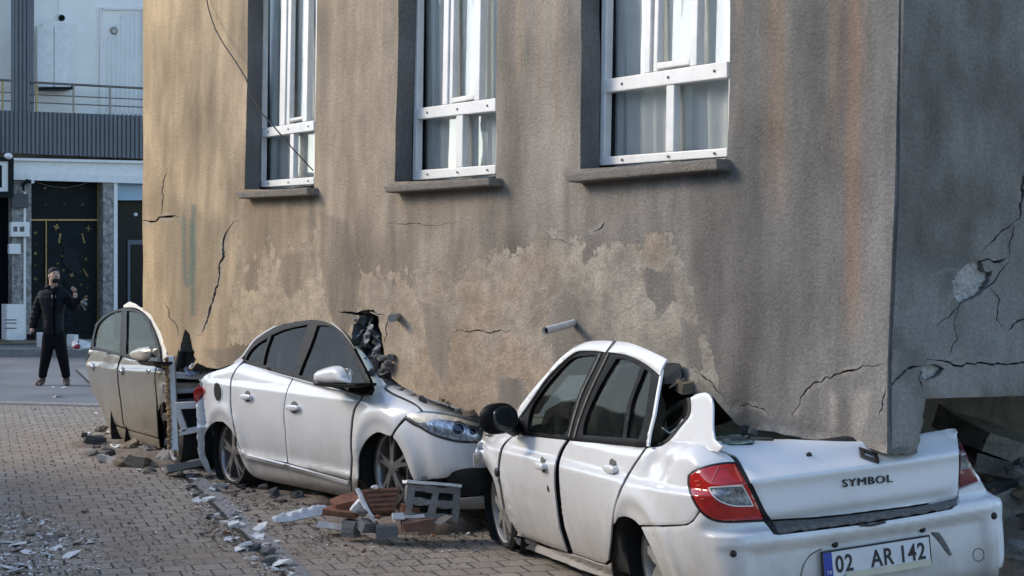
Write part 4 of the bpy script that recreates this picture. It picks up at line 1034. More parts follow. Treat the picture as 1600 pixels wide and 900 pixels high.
for q in ((1146, 865), (1304.5, 850), (1441, 826.5), (1553, 806)):
    p = k3.point(*q); mb = MB(); mb.ellipsoid(p, k3.o * .017, k3.a * .012, k3.u * .017, 12, 8); mb.build('parking_sensor', M['ink'], bumper, True)
k3.ribbon('tow_eye_cover', [(1529 + 8.5 * math.cos(q), 867 + 10 * math.sin(q)) for q in np.arange(12) * math.pi / 6], 1.5, M['dust_trim'], off=-.001, parent=bumper, closed=True)
k3.ribbon('recess_edge_shade', [(1251, 902), (1256, 882), (1268, 866), (1284, 858)], 2.0, M['dust_trim'], off=-.001, parent=bumper)  # this strip and the flank below paint in the plate recess's shade
K3('recess_flank_shade', [(1452, 831), (1468, 832), (1477, 845), (1486, 862), (1496, 882), (1480, 865), (1465, 845)], M['dust_trim'], off=-.003, parent=bumper, sp=4)
# sill
K3('sill_panel', [(805, 838), (830, 847), (860, 858), (885, 866.5), (910, 873), (930, 881), (946, 885), (953, 880), (957, 905), (940, 901), (905, 889), (870, 875), (838, 863), (812, 853), (806, 846)], W3, off=.0)
# door furniture
k3.handle(848.5, 727, .13, fd); k3.handle(957.5, 731.5, .15, rd)
p = k3.point(856.5, 763); mb = MB(); mb.ellipsoid(p, k3.a * .014, k3.o * .006, k3.u * .02, 8, 6); mb.build('lock', M['ink'], fd, True)
p = k3.point(776, 738); mb = MB(); mb.ellipsoid(p, k3.a * .035, k3.o * .01, k3.u * .03, 10, 6); mb.build('indicator_socket', M['ink'], fender, True)
# glazing, pillars, roof
sur = K3('window_surround', [(808, 674), (809, 652), (829, 625), (851, 593), (873, 570), (891, 555), (904, 549.5), (931, 549), (949, 551), (975, 554.5), (995, 562), (1011, 571.5), (1024, 582), (1029, 588), (1024, 613), (1018, 649), (1011.5, 675.5), (1009, 697), (995.5, 695.5), (944, 692), (900, 687.5), (882, 686), (846, 682.5), (816, 680)], M['black_plastic'], plane=GP3, off=.002, th=.03, sm=False,
        holes=[[(823, 673.5), (824, 656), (831, 633), (851, 604), (873, 578), (891, 561), (905, 556.7), (930, 554.5), (928, 562), (909, 600), (895.5, 635.5), (885, 673), (878, 679.5), (850, 677.5)],
               [(962, 560), (975, 562), (988, 567), (999, 573), (990, 600), (980, 627), (975, 655), (971, 684), (940, 682), (909, 679.5), (911, 662), (924, 627), (944, 589)],
               [(1006, 576), (1011, 580), (1016, 585), (1012, 612), (1008, 640), (1002, 666), (996, 686), (977, 684), (981, 655), (986, 627), (996, 600)]])
for q in ([(950, 552), (940, 572), (921, 612), (906, 650), (896, 684)], [(938, 551), (927, 575), (909, 612), (897, 648), (888, 682)]):
    k3.ribbon('pillar_ridge', q, 2.2, M['dust_trim'], plane=(GP3[0] + .004, *GP3[1:]), parent=sur)
for nm, q in (('front_glass', [(820, 676), (822, 655), (830, 631), (850, 602), (872, 576), (890, 559), (905, 554.7), (932, 552.5), (930, 563), (911, 601), (897, 636), (887, 674), (879, 681.5)]),
              ('rear_glass', [(961, 558), (976, 560), (990, 565), (1002, 572), (1018, 583), (1014, 612), (1010, 640), (1004, 668), (997, 688), (970, 686), (907, 682), (909, 662), (922, 627), (942, 589)])):
    K3(nm, q, M['car_glass'], plane=GP3, off=.018, th=.004, parent=sur, drop=0)
K3('roof', [(808, 649), (811, 636), (829, 612), (851, 586), (873, 561), (895, 543.5), (913, 535), (924, 532.5), (940, 531.5), (957, 532.5), (944.5, 550), (931, 548), (904, 548), (891, 554), (873, 569), (851, 592), (829, 624), (811, 650)], W3, fn=cab3, sp=4, label='white front half of the roof')
K3('roof', [(963, 532.5), (976, 534), (989, 537), (1011, 546), (1033, 556.5), (1041, 560.5), (1034, 573), (1029.5, 586), (1024, 581), (1011, 570.5), (995, 561), (975, 553.5), (949.5, 549.5)], W3, fn=cab3, sp=4, label='white rear half of the roof, cracked off')
K3('roof_joint', [(957, 531.5), (964, 532), (950, 551), (943.5, 551)], M['ink'], fn=cab3, off=.006, sm=False, sp=4)
K3('door_edge', [(1029, 589), (1034, 577), (1028, 613), (1022, 649), (1015.5, 675), (1012, 697), (1009, 697), (1012, 675), (1018.5, 649), (1024.5, 613)], W3, plane=(GP3[0] + .006, *GP3[1:]), sm=False, sp=4)
# side mirror: black housing on a stub
mc = k3.plane([(778, 654)], (.13, 0, 0, .5))[0]
mb = MB(); mb.ellipsoid(mc, k3.a * .05 + k3.o * .035, k3.o * .098 - k3.a * .02, k3.u * .088, 24, 14, .8)
mir = mb.build('side_mirror', M['black_plastic'], k3.root, True)
mb = MB(); q = k3.plane([(806, 668)], (-.02, -.33, 0, .56))[0]
mb.tube([mc - k3.u * .02, (mc + q) / 2 - k3.u * .012, q, q - k3.a * .05], [.045, .042, .055, .03], 12); mb.build('mirror_arm', M['black_plastic'], mir, True)
mb = MB(); mb.ellipsoid(mc - (k3.a * .05 + k3.o * .033) * .93, k3.a * .012 , k3.o * .080 - k3.a * .016, k3.u * .070, 24, 10, .8); mb.build('mirror_glass', simple('mirror glass', (.03, .035, .035), .12, .3, bump=0), mir, True)
K3('scuttle', [(794, 641), (800, 637), (811, 646), (812, 652), (805, 655), (796, 650)], W3, plane=(-.12, 0, 0, .5), sp=4)
# interior seen through the glass
def seat(k, s_, y_, v_, vh, rear=False):
    mb = MB()
    if rear: mb.ellipsoid(k.w(s_, y_, v_), k.a * .10, k.o * .3, k.u * .26, 16, 10, .7)
    else: mb.ellipsoid(k.w(s_, y_, v_), k.a * .09 - k.u * .03, k.o * .22, k.u * .30 - k.a * .06, 16, 10, .8)
    o = mb.build('seat', M['seat'], k.root, True)
    if not rear:
        mb = MB(); mb.ellipsoid(k.w(s_ - .06, y_, vh), k.a * .05, k.o * .12, k.u * .09, 14, 8, .8); mb.build('headrest', M['seat'], o, True)
seat(k3, 1.12, -.42, .52, .80); seat(k3, .10, -.45, .30, 0, True)
mb = MB(); wc_ = k3.w(1.30, -.42, .66); n_ = k3.a * -.85 + k3.u * .5; n_ /= np.linalg.norm(n_); x_ = k3.o; y2 = np.cross(n_, x_)
mb.tube([wc_ + .185 * (math.cos(q) * x_ + math.sin(q) * y2) for q in np.arange(25) * 2 * math.pi / 24], .016, 8, False)
for q in (.2, 2.9, 4.7): mb.tube([wc_, wc_ + .18 * (math.cos(q) * x_ + math.sin(q) * y2)], .018, 6)
mb.build('steering_wheel', M['black_plastic'], k3.root, True)
mb = MB(); mb.ellipsoid(k3.w(1.62, -.72, .56), k3.a * .22, k3.o * .62, k3.u * .14, 16, 8, .7); mb.build('dashboard', M['black_plastic'], k3.root, True)
k3.wheel(0, 0, -.075, .195, .255, 7, 0.0, False, 'rim_dull')
k3.wheel(2.37, .0, -.05, .195, .250, 7, 0.0, False, 'rim_dull', steer=math.radians(2))
K3('broken_glass_sheet', [(1121, 679), (1140, 676), (1165, 676), (1176, 687), (1158, 690), (1134, 690)], simple('green broken glass', (.10, .17, .16), .12, var=.4, scale=30, coat=.4), fn=lambda s, y, v: F3(s, y, v - .015), sm=False, sp=4)

# ---------------------------------------------------------------- white saloon in the middle, nose towards the camera
k2 = Car(at(352, 707, 13.6), at(602, 731, 11.5), 0.0, -1, 'white saloon in the middle with grey alloy wheels, nose pointing right, pressed against the wall', 'cars crushed under the wall')
k2.vlow = -0.2
WB2 = k2.wb
def side2(s, v):
    vv = v + .045 * (s - 1.2)                                        # the flanks run downhill towards the nose
    y = .04 - .07 * np.clip((.42 - vv) / .5, 0, 1.4) ** 2 - .22 * np.clip(vv - .505, 0, .4) - .02 * np.clip((vv - .49) / .02, 0, 1)
    y = y + .03 * bump1(vv, -.045, .03) * (s > .25) * (s < 2.3)
    y = y + .022 * bump1(np.hypot(s, v), .35, .05) + .03 * bump1(np.hypot(s - WB2, v), .36, .06)
    return y - .18 * np.clip((s - 2.6) / .7, 0, 2) ** 2 - .16 * np.clip((-.1 - s) / .55, 0, 2) ** 2
def top2(s, y):
    z = np.interp(s, [-.9, -.3, .2, .6, 1.7, 2.05, 2.6, 3.1, 3.5], [.60, .70, .75, .70, .60, .60, .50, .36, .26])
    return z + .05 * np.clip(-y, 0, .6) * (s > 1.7)
def F2(s, y, v):
    front = 3.42 - .30 * np.clip((y + .75) / .75, -1, 1) ** 2 - .16 * np.clip(.02 - v, 0, .2) - .5 * np.clip(v - .30, 0, .3)
    return k2.rounded([side2(s, v) - y, front - s, top2(s, y) - v, s + .72 - .1 * np.clip(v - .3, 0, 1), y + 1.7, v + .25], .12)
k2.F = F2
GP2 = (-.03, -.40, 0.03, .58)
K2 = k2.panel
def shell2(s, y, v):
    f = F2(s, y, v) - .035
    for c in (0.0, WB2): f = np.minimum(f, np.maximum(np.hypot(s - c, v) - .36, -.32 - y))
    return f
k2.shell(shell2, (-.85, -1.8, -.32), (3.55, .2, .9), .04, [M['dark_void'], W3], lambda s, y, v: ((y < -1.4)) * 1)
q2 = K2('rear_quarter_panel', [(313, 594), (320, 587), (328, 582), (350, 575.5), (365, 568), (377, 559), (380, 562), (370, 573), (361, 588), (358.8, 601), (358.5, 628), (360, 646), (364, 668), (366.5, 683), (359.5, 670), (348, 659), (336.7, 658.5), (325.5, 667), (320, 683), (320.5, 703), (325, 722), (333, 741), (323, 734), (312, 712), (309, 690), (308, 655), (309, 630), (314, 624), (320, 610), (313, 600)], W3, sp=4)
ft = MB(); fp = k2.point(339, 612)
K2('fuel_flap_recess', [(339 + 7.5 * math.cos(q) + 1.2 * math.sin(q), 612 + 17.5 * math.sin(q)) for q in np.arange(16) * math.pi / 8], W3, off=-.008, parent=q2, sp=3)
K2('fuel_filler', [(339 + 5.4 * math.cos(q) + 1.2 * math.sin(q), 612 + 14.5 * math.sin(q)) for q in np.arange(16) * math.pi / 8], M['dark_void'], off=-.013, parent=q2, sp=3)
K2('tail_lamp', [(305.5, 605.5), (312, 600), (319, 610), (313, 623), (308, 629), (304, 619)], M['red_lens'], off=-.01, sp=3)
rd2 = K2('rear_door', [(381, 567), (401, 574), (423, 580.5), (445, 587.5), (456, 591.2), (448, 608), (443.5, 628), (442, 650), (444.3, 672), (445.3, 694), (448, 722), (415, 716), (383, 709), (376, 702), (370.5, 690), (366.2, 668), (362.3, 646), (360.8, 628), (361, 601), (363.3, 589), (372, 573.6)], W3)
fd2 = K2('front_door', [(458, 591.8), (475, 595.5), (495, 601), (530, 609), (547, 613.5), (563, 618), (561, 623), (552.8, 636), (549, 649), (546.5, 675), (546, 698), (547.3, 720), (545.5, 750), (500, 737.5), (450, 723), (446.9, 694), (446, 672), (443.7, 650), (445.2, 628), (449.8, 608)], W3)
K2('sill_panel', [(368.5, 690), (374, 701), (382, 712), (415, 719.5), (447, 726.5), (500, 740), (546, 752), (548, 768), (546, 776), (530, 775), (470, 762), (430, 754), (402, 747.5), (389, 738), (378, 720), (371, 702)], W3, label='white sill panel, muddy along its lower edge')
for q in ([(384, 713), (400, 717), (420, 722), (443, 728)], [(452, 730.5), (480, 738), (510, 746), (543, 755)]):
    k2.ribbon('sill_trim', q, 4.5, W3, off=-.014, h=.012)
fn2 = K2('fender', [(567.5, 619), (579, 606), (598, 600), (601, 608.5), (613, 616.5), (635, 626.5), (650, 634), (657, 642), (644, 645.5), (631.5, 651.5), (618, 667), (610, 681), (604, 680), (593, 675.5), (584.5, 677), (573, 686), (563.5, 702), (559, 720), (558, 753), (556, 772), (550.5, 770), (549, 752), (550.7, 720), (549.3, 698), (550, 675), (552.6, 650), (556.4, 637), (564, 625)], W3)
hood2 = K2('hood', [(586, 582), (592, 587), (605, 592.5), (622, 601), (647, 614), (680, 627.5), (698, 633), (724, 643), (748, 650), (770, 656), (770, 664), (751, 658), (724, 651), (702, 645.5), (680, 642.5), (661.5, 641.5), (652.5, 632.5), (636, 623), (614, 613), (602, 604.5), (592, 597)], W3, sp=4)
k2.ribbon('hood_gap', [(600, 606), (607, 611), (614, 614.5), (636, 625), (651, 632.8), (659, 641)], 4.2, M['black_rubber'], off=.004)
K2('front_pillar', [(552, 542), (558, 542), (565, 548.5), (576, 562.5), (585, 578.5), (593, 588), (602, 600), (598, 606), (582, 606), (577, 598), (572, 582), (565, 564)], W3, plane=(-.16, -.40, .03, .58), sp=4, label='white windscreen pillar, bent')
bp2 = K2('front_bumper', [(613.5, 683), (620, 671), (633, 656.5), (645, 665), (658, 670.5), (680, 682), (713, 691), (747, 693.5), (775, 691), (790, 700), (790, 731), (740, 731), (722, 733), (707, 738), (698, 746), (680, 748), (647, 752), (640, 737), (631, 713), (621, 693)], W3)
K2('lower_grille', [(697, 747), (707, 739), (722, 734), (740, 732), (790, 732), (790, 772), (720, 776), (700, 760)], M['ink'], off=.02)
K2('bumper_lip', [(716, 780), (747, 777.5), (790, 775), (790, 792), (747, 796), (716, 796)], W3, off=-.01)
hl = K2('headlight', [(634, 652.5), (640, 646.5), (655, 643), (680, 644), (702, 647), (724, 652.5), (751, 659.5), (758, 668), (751, 690), (725, 690), (713, 688), (680, 679), (658, 667)], M['headlight_lens'], off=-.004, sp=4)
k2.ribbon('headlight_rim', [(751, 691.5), (713, 689.5), (680, 680.5), (658, 669), (634, 653)], 2.6, M['ink'], off=-.007, parent=hl)
K2('reflector_strip', [(638, 651), (648, 646), (668, 645), (700, 649), (728, 655), (750, 662), (746, 666), (724, 660), (700, 656), (678, 655), (664, 660), (652, 660)], M['cream_plastic'], off=-.010, parent=hl, sp=4)
for (cx, cy, r) in ((716, 670, 11.5), (739, 674, 8)):
    k2.ribbon('lamp_ring', [(cx + r * math.cos(q), cy + r * .95 * math.sin(q)) for q in np.arange(14) * math.pi / 7], 2.4, M['chrome'], off=-.012, parent=hl, closed=True)
    K2('projector', [(cx + (r - 3) * math.cos(q), cy + (r - 3) * math.sin(q)) for q in np.arange(12) * math.pi / 6], simple('projector glass', (.02, .03, .06), .05, .3, bump=0, coat=1), off=-.010, parent=hl, sp=3)
for q in ([(672, 661), (680, 668), (678, 675)], [(690, 662), (696, 674), (690, 680)], [(660, 660), (668, 668)], [(700, 662), (706, 680)]):
    k2.ribbon('lamp_facet', q, 3.0, M['chrome'], off=-.010, parent=hl)
k2.handle(387, 620, .18, rd2); k2.handle(460, 637, .20, fd2)
sur2 = K2('window_surround', [(379.5, 566), (383, 555), (387, 548), (397, 533), (412, 521.5), (434.5, 509), (457, 502), (475, 499.8), (490, 499.3), (504, 501.3), (518, 506.5), (533, 518.5), (547, 536.5), (558, 556.7), (569, 576.7), (577, 594), (580, 607), (575.5, 615.5), (565, 616.5), (545, 612), (495, 599.7), (462, 590.5), (440, 584.5), (401, 572.7)], M['black_plastic'], plane=GP2, th=.03, sm=False,
          holes=[[(382.5, 562), (390, 548.5), (401, 538), (418, 527.5), (412, 548), (406, 569)], [(423.5, 523.5), (445.5, 514.5), (480, 507), (470, 539), (459.5, 583), (436, 577), (410.5, 569.5), (415, 548)],
                 [(495, 508.5), (511, 508.5), (524, 514.5), (535, 527.5), (549, 553.5), (560, 577), (566, 592), (570, 604), (560, 607), (530, 602), (493, 593.5), (466, 585.5), (474, 565), (486, 535)]])
for nm, q in (('rear_glass', [(380.5, 563), (388, 548.5), (400, 536), (421, 523), (445, 512.5), (482, 505), (472, 539), (461, 585), (410, 571)]),
              ('front_glass', [(493, 506.5), (511, 506.5), (525, 512.5), (537, 526), (551, 553), (562, 577), (568, 592), (572, 606), (560, 609), (530, 604), (464, 587.5), (472, 565), (484, 535)])):
    K2(nm, q, M['car_glass'], plane=GP2, off=.018, th=.004, parent=sur2, drop=0)
k2.ribbon('belt_moulding', [(379, 567.5), (401, 574), (440, 585.5), (462, 591.5), (495, 600.5), (545, 613)], 1.6, M['rim'], plane=(GP2[0] + .01, *GP2[1:]), parent=sur2)
k2.ribbon('roof_edge', [(366, 566.5), (378, 557), (386, 546), (397, 531.5), (412, 520), (434.5, 507.5), (457, 500.5), (475, 498.3), (490, 497.6), (504, 499.6), (518, 505), (533, 517), (547, 535), (553, 545)], 2.4, M['silver_paint'], plane=(GP2[0] - .01, *GP2[1:]))
K2('windscreen_edge', [(549, 541), (554, 543), (566, 566), (573, 584), (578, 600), (576, 598), (568, 576), (557, 556)], M['ink'], plane=(GP2[0] - .06, *GP2[1:]), sm=False, sp=4)
# mirror in body colour over a black foot
mp = lambda px: k2.plane(px, (.17, 0, 0, .5))
mb = MB(); cm = mp([(520, 587)])[0]
poly = mp([(493.5, 587), (495, 582), (499, 578.5), (513, 573.5), (524, 571.5), (531, 572), (538, 577), (543, 588), (548, 599), (520, 600), (494.5, 598)])
V, T = triangulate(smooth_poly([(493.5, 587), (495, 582), (499, 578.5), (513, 573.5), (524, 571.5), (531, 572), (538, 577), (543, 588), (548, 599), (520, 600), (494.5, 598)]), [], 3.0)
dd = np.clip(sdist(V, [(493.5, 587), (495, 582), (499, 578.5), (513, 573.5), (524, 571.5), (531, 572), (538, 577), (543, 588), (548, 599), (520, 600), (494.5, 598)]) / 12, 0, 1)
Wm = mp(V) + (k2.o * .9 + k2.a * .35)[None] * (.07 * np.sqrt(np.clip(1 - (1 - dd) ** 2, 0, 1)))[:, None]
mir2 = sheet_solid(Wm, T, .10, 'side_mirror', W3, k2.root, k2.o)
mb = MB(); A_ = mp([(494, 598.5), (548, 600), (562, 599), (562, 604), (548, 606), (520, 605), (498, 602)]); mb.prism(list(A_ + k2.o * .03), -k2.o * .16); mb.build('mirror_foot', M['black_plastic'], mir2, bevel=.004)
seat(k2, .55, -.42, .58, .88); seat(k2, 1.35, -.42, .58, .88)
k2.wheel(0, 0, -.065, .228, .275, 5, 0.0, True); k2.wheel(WB2, 0, -.045, .222, .28, 5, 0.05, True, steer=math.radians(-3))

# ---------------------------------------------------------------- silver car behind, at the end of the wall
k1 = Car(at(178, 655, 16.9), at(262, 672, 14.9), -1.0, -1, 'beige silver hatchback squashed narrow at the far end of the wall', 'cars crushed under the wall')
k1.vlow = -0.2
S1 = M['silver_paint']
def F1(s, y, v):
    side = .03 - .12 * np.clip((.45 - v) / .6, 0, 1.3) ** 2 - .2 * np.clip(v - .52, 0, .4) - .03 * np.clip((v - .5) / .02, 0, 1)
    side = side - .06 * np.clip((.35 - s) / 1.0, 0, 2) ** 2 + .02 * bump1(np.hypot(s - k1.wb, v), .36, .06) - .07 * bump1(s - v * .5, 1.75, .12) * bump1(v, .5, .18)
    side = side + .02 * bump1(s, 1.2, .35) * bump1(v, .2, .25)
    return k1.rounded([side - y, .78 - v, s + 2.6, k1.wb + .55 - s, y + 1.3, v + .28], .10)
k1.F = F1
GP1 = (-.03, -.36, 0.0, .62)
K1 = k1.panel
def shell1(s, y, v):
    f = F1(s, y, v) - .04
    for c in (-.05, k1.wb): f = np.minimum(f, np.maximum(np.hypot(s - c, v) - .34, -.32 - y))
    return np.minimum(np.minimum(f, k1.wb + .02 - s), s + .95)
k1.shell(shell1, (-1.4, -1.4, -.35), (2.9, .2, .95), .045, [M['dark_void'], S1], lambda s, y, v: ((y < -1.1)) * 1)
rd1 = K1('rear_door', [(140, 546.5), (165, 550), (187.5, 556.5), (183, 571), (182.7, 593), (187, 627), (191, 660), (193, 668), (175, 661), (163, 649), (151, 624), (142, 607), (136.7, 584), (133.5, 567), (136, 553)], S1, sp=4)
fd1 = K1('front_door', [(191.5, 558), (226, 567), (243, 573.5), (240.5, 590), (243, 620), (244, 650), (246, 684), (225, 678), (195, 669.5), (193, 660), (189, 627), (184.8, 593), (185.5, 571)], S1, sp=4)
K1('fender', [(245, 574), (252, 576), (258, 580), (263, 590), (264, 628), (256, 628), (250, 632), (246.7, 642), (245.5, 625), (242.5, 590)], S1, sp=4, label='crumpled silver front fender')
K1('sill_panel', [(163, 651), (175, 663), (193, 671), (225, 680.5), (247, 687), (249, 701), (238, 699), (209, 691), (182, 684), (171, 675)], S1, sp=4)
sur1 = K1('window_surround', [(140.5, 545), (142, 535), (144.5, 524), (149, 506), (160, 493.5), (175.5, 485), (193, 481), (209, 482), (220, 486.7), (231, 498), (240, 518), (248, 542), (251, 570), (243, 573), (226, 566), (190, 556.5), (165, 549)], M['black_plastic'], plane=GP1, sm=False, sp=4,
          holes=[[(145.5, 541), (147, 526), (152, 508), (163, 496), (177, 488), (189.5, 485.5), (188, 520), (186.5, 551.5), (165, 546)], [(197.5, 485.5), (209, 486.5), (218, 490.5), (227.5, 501), (236.5, 521), (243.5, 543), (246, 564), (225, 560.5), (196, 552.5), (197, 520)]])
for nm, q in (('rear_glass', [(144, 542), (146, 525), (151, 506), (162, 494), (177, 486), (191, 483.5), (189.5, 520), (188, 553), (165, 547.5)]), ('front_glass', [(196, 483.5), (209, 484.5), (219, 489), (229, 500), (238, 520), (245, 543), (247.5, 566), (225, 562), (194.5, 554), (195.5, 520)])):
    K1(nm, q, M['car_glass'], plane=GP1, off=.018, th=.004, parent=sur1, drop=0, sp=4)
K1('roof', [(192, 480), (193, 476.5), (202, 471), (211, 474.5), (218, 479.5), (231, 484), (240, 492.5), (246.7, 504.5), (253, 518), (258.5, 538), (261.5, 553), (262, 572), (251, 574), (250.5, 567), (248.5, 542), (240.5, 517), (231.5, 497), (220.5, 485.5), (209, 480.5)], simple('torn white roof skin', (.62, .59, .52), .5, var=.25), plane=(-.06, -.36, 0, .62), sp=4, label='torn pale edge of the crushed roof')
mb = MB()
Pm = [(206.5, 557), (208, 550), (213, 546), (221, 543), (232, 541.5), (235.5, 549), (233.5, 560), (230, 565), (215, 563)]
V, T = triangulate(smooth_poly(Pm), [], 2.5); dd = np.clip(sdist(V, Pm) / 8, 0, 1)
Wm = k1.plane(V, (.16, 0, 0, .5)) + k1.o * (.06 * np.sqrt(np.clip(1 - (1 - dd) ** 2, 0, 1)))[:, None]
mir1 = sheet_solid(Wm, T, .10, 'side_mirror', simple('champagne mirror', (.50, .47, .40), .3, .2), k1.root, k1.o)
mb = MB(); mb.prism(list(k1.plane([(213, 564), (230, 566), (240, 565), (241, 569), (234, 572), (220, 570)], (.19, 0, 0, .5))), -k1.o * .16); mb.build('mirror_foot', M['black_plastic'], mir1)
k1.handle(146, 573.5, .15, rd1, mat=M['chrome']); k1.handle(191.5, 580, .15, fd1, mat=M['chrome'])
p = k1.point(231, 580); mb = MB(); mb.ellipsoid(p, k1.a * .07, k1.o * .012, k1.u * .03, 12, 8); mb.build('indicator', M['clear_lens'], k1.root, True)
k1.wheel(k1.wb, -.06, -.06, .20, .27, 5, 0.0, True, 'rim_dull', squash=True); k1.wheel(-.05, -.02, -.20, .20, .27, 5, 0.0, True, 'rim_dull')
# ================================================================ BUILDING AT THE END OF THE STREET
fp0 = at(110, 528, 37.5); fn_ = np.array([we[1], -we[0], 0.0])
def far(px, off=0.0): return hit_plane(px, fp0 + fn_ * off, fn_)
def fbox(mb, x0, y0, x1, y1, off, dep, x2=None, y2=None, x3=None, y3=None):
    """upright slab on the far facade between two photo columns; rows follow the facade's perspective when given"""
    q = [(x0, y0), (x1, y0 if y2 is None else y2), (x1, y1 if y3 is None else y3), (x0, y1)]
    mb.prism(list(far(q, off)), fn_ * dep); return mb
fb = empty('street_building', (fp0[0], fp0[1], 0), 'white building with grey corrugated balcony facing down the end of the street', 'building')
white_wall = simple('white facade paint', (0.90, 0.87, 0.81), 0.8, var=0.08, scale=1.2, bump=0.05)
def corrugated():
    k = NT('grey corrugated sheet'); k.val("Roughness", 0.45).val("Metallic", 0.1)
    n = k.noise(k.coord(), 2.0); k.con(k.mix(1.0, (0.125, 0.135, 0.15), k.ramp(n, [(.3, .85), (.7, 1.15)]), 'MULTIPLY'), k.b.inputs["Base Color"]); return k.m
M['corr'] = corrugated()
def marble():
    k = NT('speckled marble'); k.val("Roughness", 0.5); v = k.coord()
    a = k.noise(v, 9, 8, 0.8); b = k.noise(v, 3, 4)
    c = k.ramp(a, [(0.38, (0.06, 0.055, 0.05)), (0.5, (0.24, 0.22, 0.20)), (0.62, (0.42, 0.41, 0.39))])
    k.con(c, k.b.inputs["Base Color"]); return k.m
M['marble'] = marble()
M['door_black'] = simple('black iron door', (0.009, 0.013, 0.014), 0.6, 0.0, var=.4, scale=8, spec=.15)
M['gold'] = simple('gilded ornament', (0.34, 0.25, 0.10), 0.45, 0.6, var=.3)
M['steel'] = simple('brushed rail', (0.22, 0.20, 0.17), 0.35, 0.8, var=.2)
M['trim_white'] = simple('white enamel trim', (0.80, 0.78, 0.73), 0.5, var=.08)
M['shop_glass'] = simple('dark shop glass', (0.010, 0.012, 0.015), 0.2, var=.2, bump=0, spec=.12)
mb = MB(); 
mb.prism(list(far([(-260, -420), (420, -420), (420, 560), (-260, 560)], -0.9)), -fn_ * 7); mb.build('wall', white_wall, fb)
mb = MB(); fbox(mb, -160, -420, 420, 178, -0.88, 0.05); mb.build('upper_wall', white_wall, fb)
mb = MB(); fbox(mb, -160, 243, 420, 268, .0, -0.9, y2=256, y3=290); o = mb.build('canopy', M['trim_white'], fb)
mb = MB(); fbox(mb, -160, 262, 420, 276, -0.02, 0.14, y2=284, y3=293); fbox(mb, -160, 243, 420, 247, 0.0, 0.10, y2=256, y3=260); mb.build('canopy_lip', M['pvc'], o)
# corrugated balcony front: real ribs
def ribs(mb, xa, xb, ya, yb, ya2, yb2, off, n):
    for i in range(n):
        f0, f1 = i / n, (i + .58) / n
        xs = [xa + (xb - xa) * f for f in (f0, f1)]
        yt = [ya + (ya2 - ya) * f for f in (f0, f1)]; yl_ = [yb + (yb2 - yb) * f for f in (f0, f1)]
        mb.prism(list(far([(xs[0], yt[0]), (xs[1], yt[1]), (xs[1], yl_[1]), (xs[0], yl_[0])], off)), fn_ * 0.035)
mb = MB(); mb.prism(list(far([(-160, 166), (420, 189), (420, 257), (-160, 232)], 0.02)), fn_ * .05); ribs(mb, -160, 420, 166.5, 231, 189, 256, .072, 86); bal = mb.build('balcony_front', M['corr'], fb)
mb = MB(); mb.prism(list(far([(-160, 226), (420, 250), (420, 257), (-160, 233)], -.9)), fn_ * .91); mb.build('balcony_slab', M['trim_white'], bal)
mb = MB(); mb.prism(list(far([(17, -420), (48, -420), (47, 175), (17, 173)], -.25)), fn_ * .28); ribs(mb, 17, 48, -420, 172, -420, 174, .03, 5); mb.build('column', M['corr'], fb)
mb = MB()
for x0, y0, x1, y1, w in ((48, 128.5, 260, 140, 4.0), (48, 147.5, 260, 157, 2.0), (48, 160, 260, 169, 2.0), (-100, 119, 17, 126, 4.0), (-100, 139, 17, 145, 2), (-100, 153, 17, 158, 2)):
    A, B = far([(x0, y0), (x1, y1)], .06); mb.tube([A, B], w * .0068, 8)
rail = mb.build('railing', M['steel'], fb, True)
for x in (57, 115, 172, 229, 4, -50):
    mb = MB(); A, B = far([(x, 128 + .055 * (x - 48)), (x, 176 + .05 * (x - 48))], .06); mb.tube([A, B], .022, 8); mb.build('post', M['gold'] if x < 60 else M['steel'], rail, True)
# balcony door with drawn curtain
mb = MB(); fbox(mb, 157, 12, 225, 16, -.84, .06); fbox(mb, 155, 12, 159.5, 182, -.84, .06); fbox(mb, 221, 12, 226, 182, -.84, .06); bd_ = mb.build('balcony_door', M['trim_white'], fb)
mb = MB(); fbox(mb, 159, 16, 222, 182, -.86, .02); mb.build('pane', simple('dim room behind door', (.16, .19, .21), .15, var=.25, scale=1.5), bd_)
P_ = [(160, 66), (166, 62), (180, 45), (192, 20), (222, 18), (222, 181), (160, 181)]
V, T = triangulate(P_, [], 3.0); W = far(V, -.82) + fn_ * (.05 * np.sin(V[:, 0] * .9 + .01 * V[:, 1]))[:, None]
sheet_solid(W, T, .01, 'curtain', simple('balcony curtain', (.84, .84, .82), .9, var=.1, scale=2), bd_, fn_)
mb = MB(); p = far([(178, 48)], -.80)[0]; mb.lathe(p, fn_, we, [(0, .09), (.03, .085), (.035, .06)], 20); mb.build('vent', M['steel'], bd_)
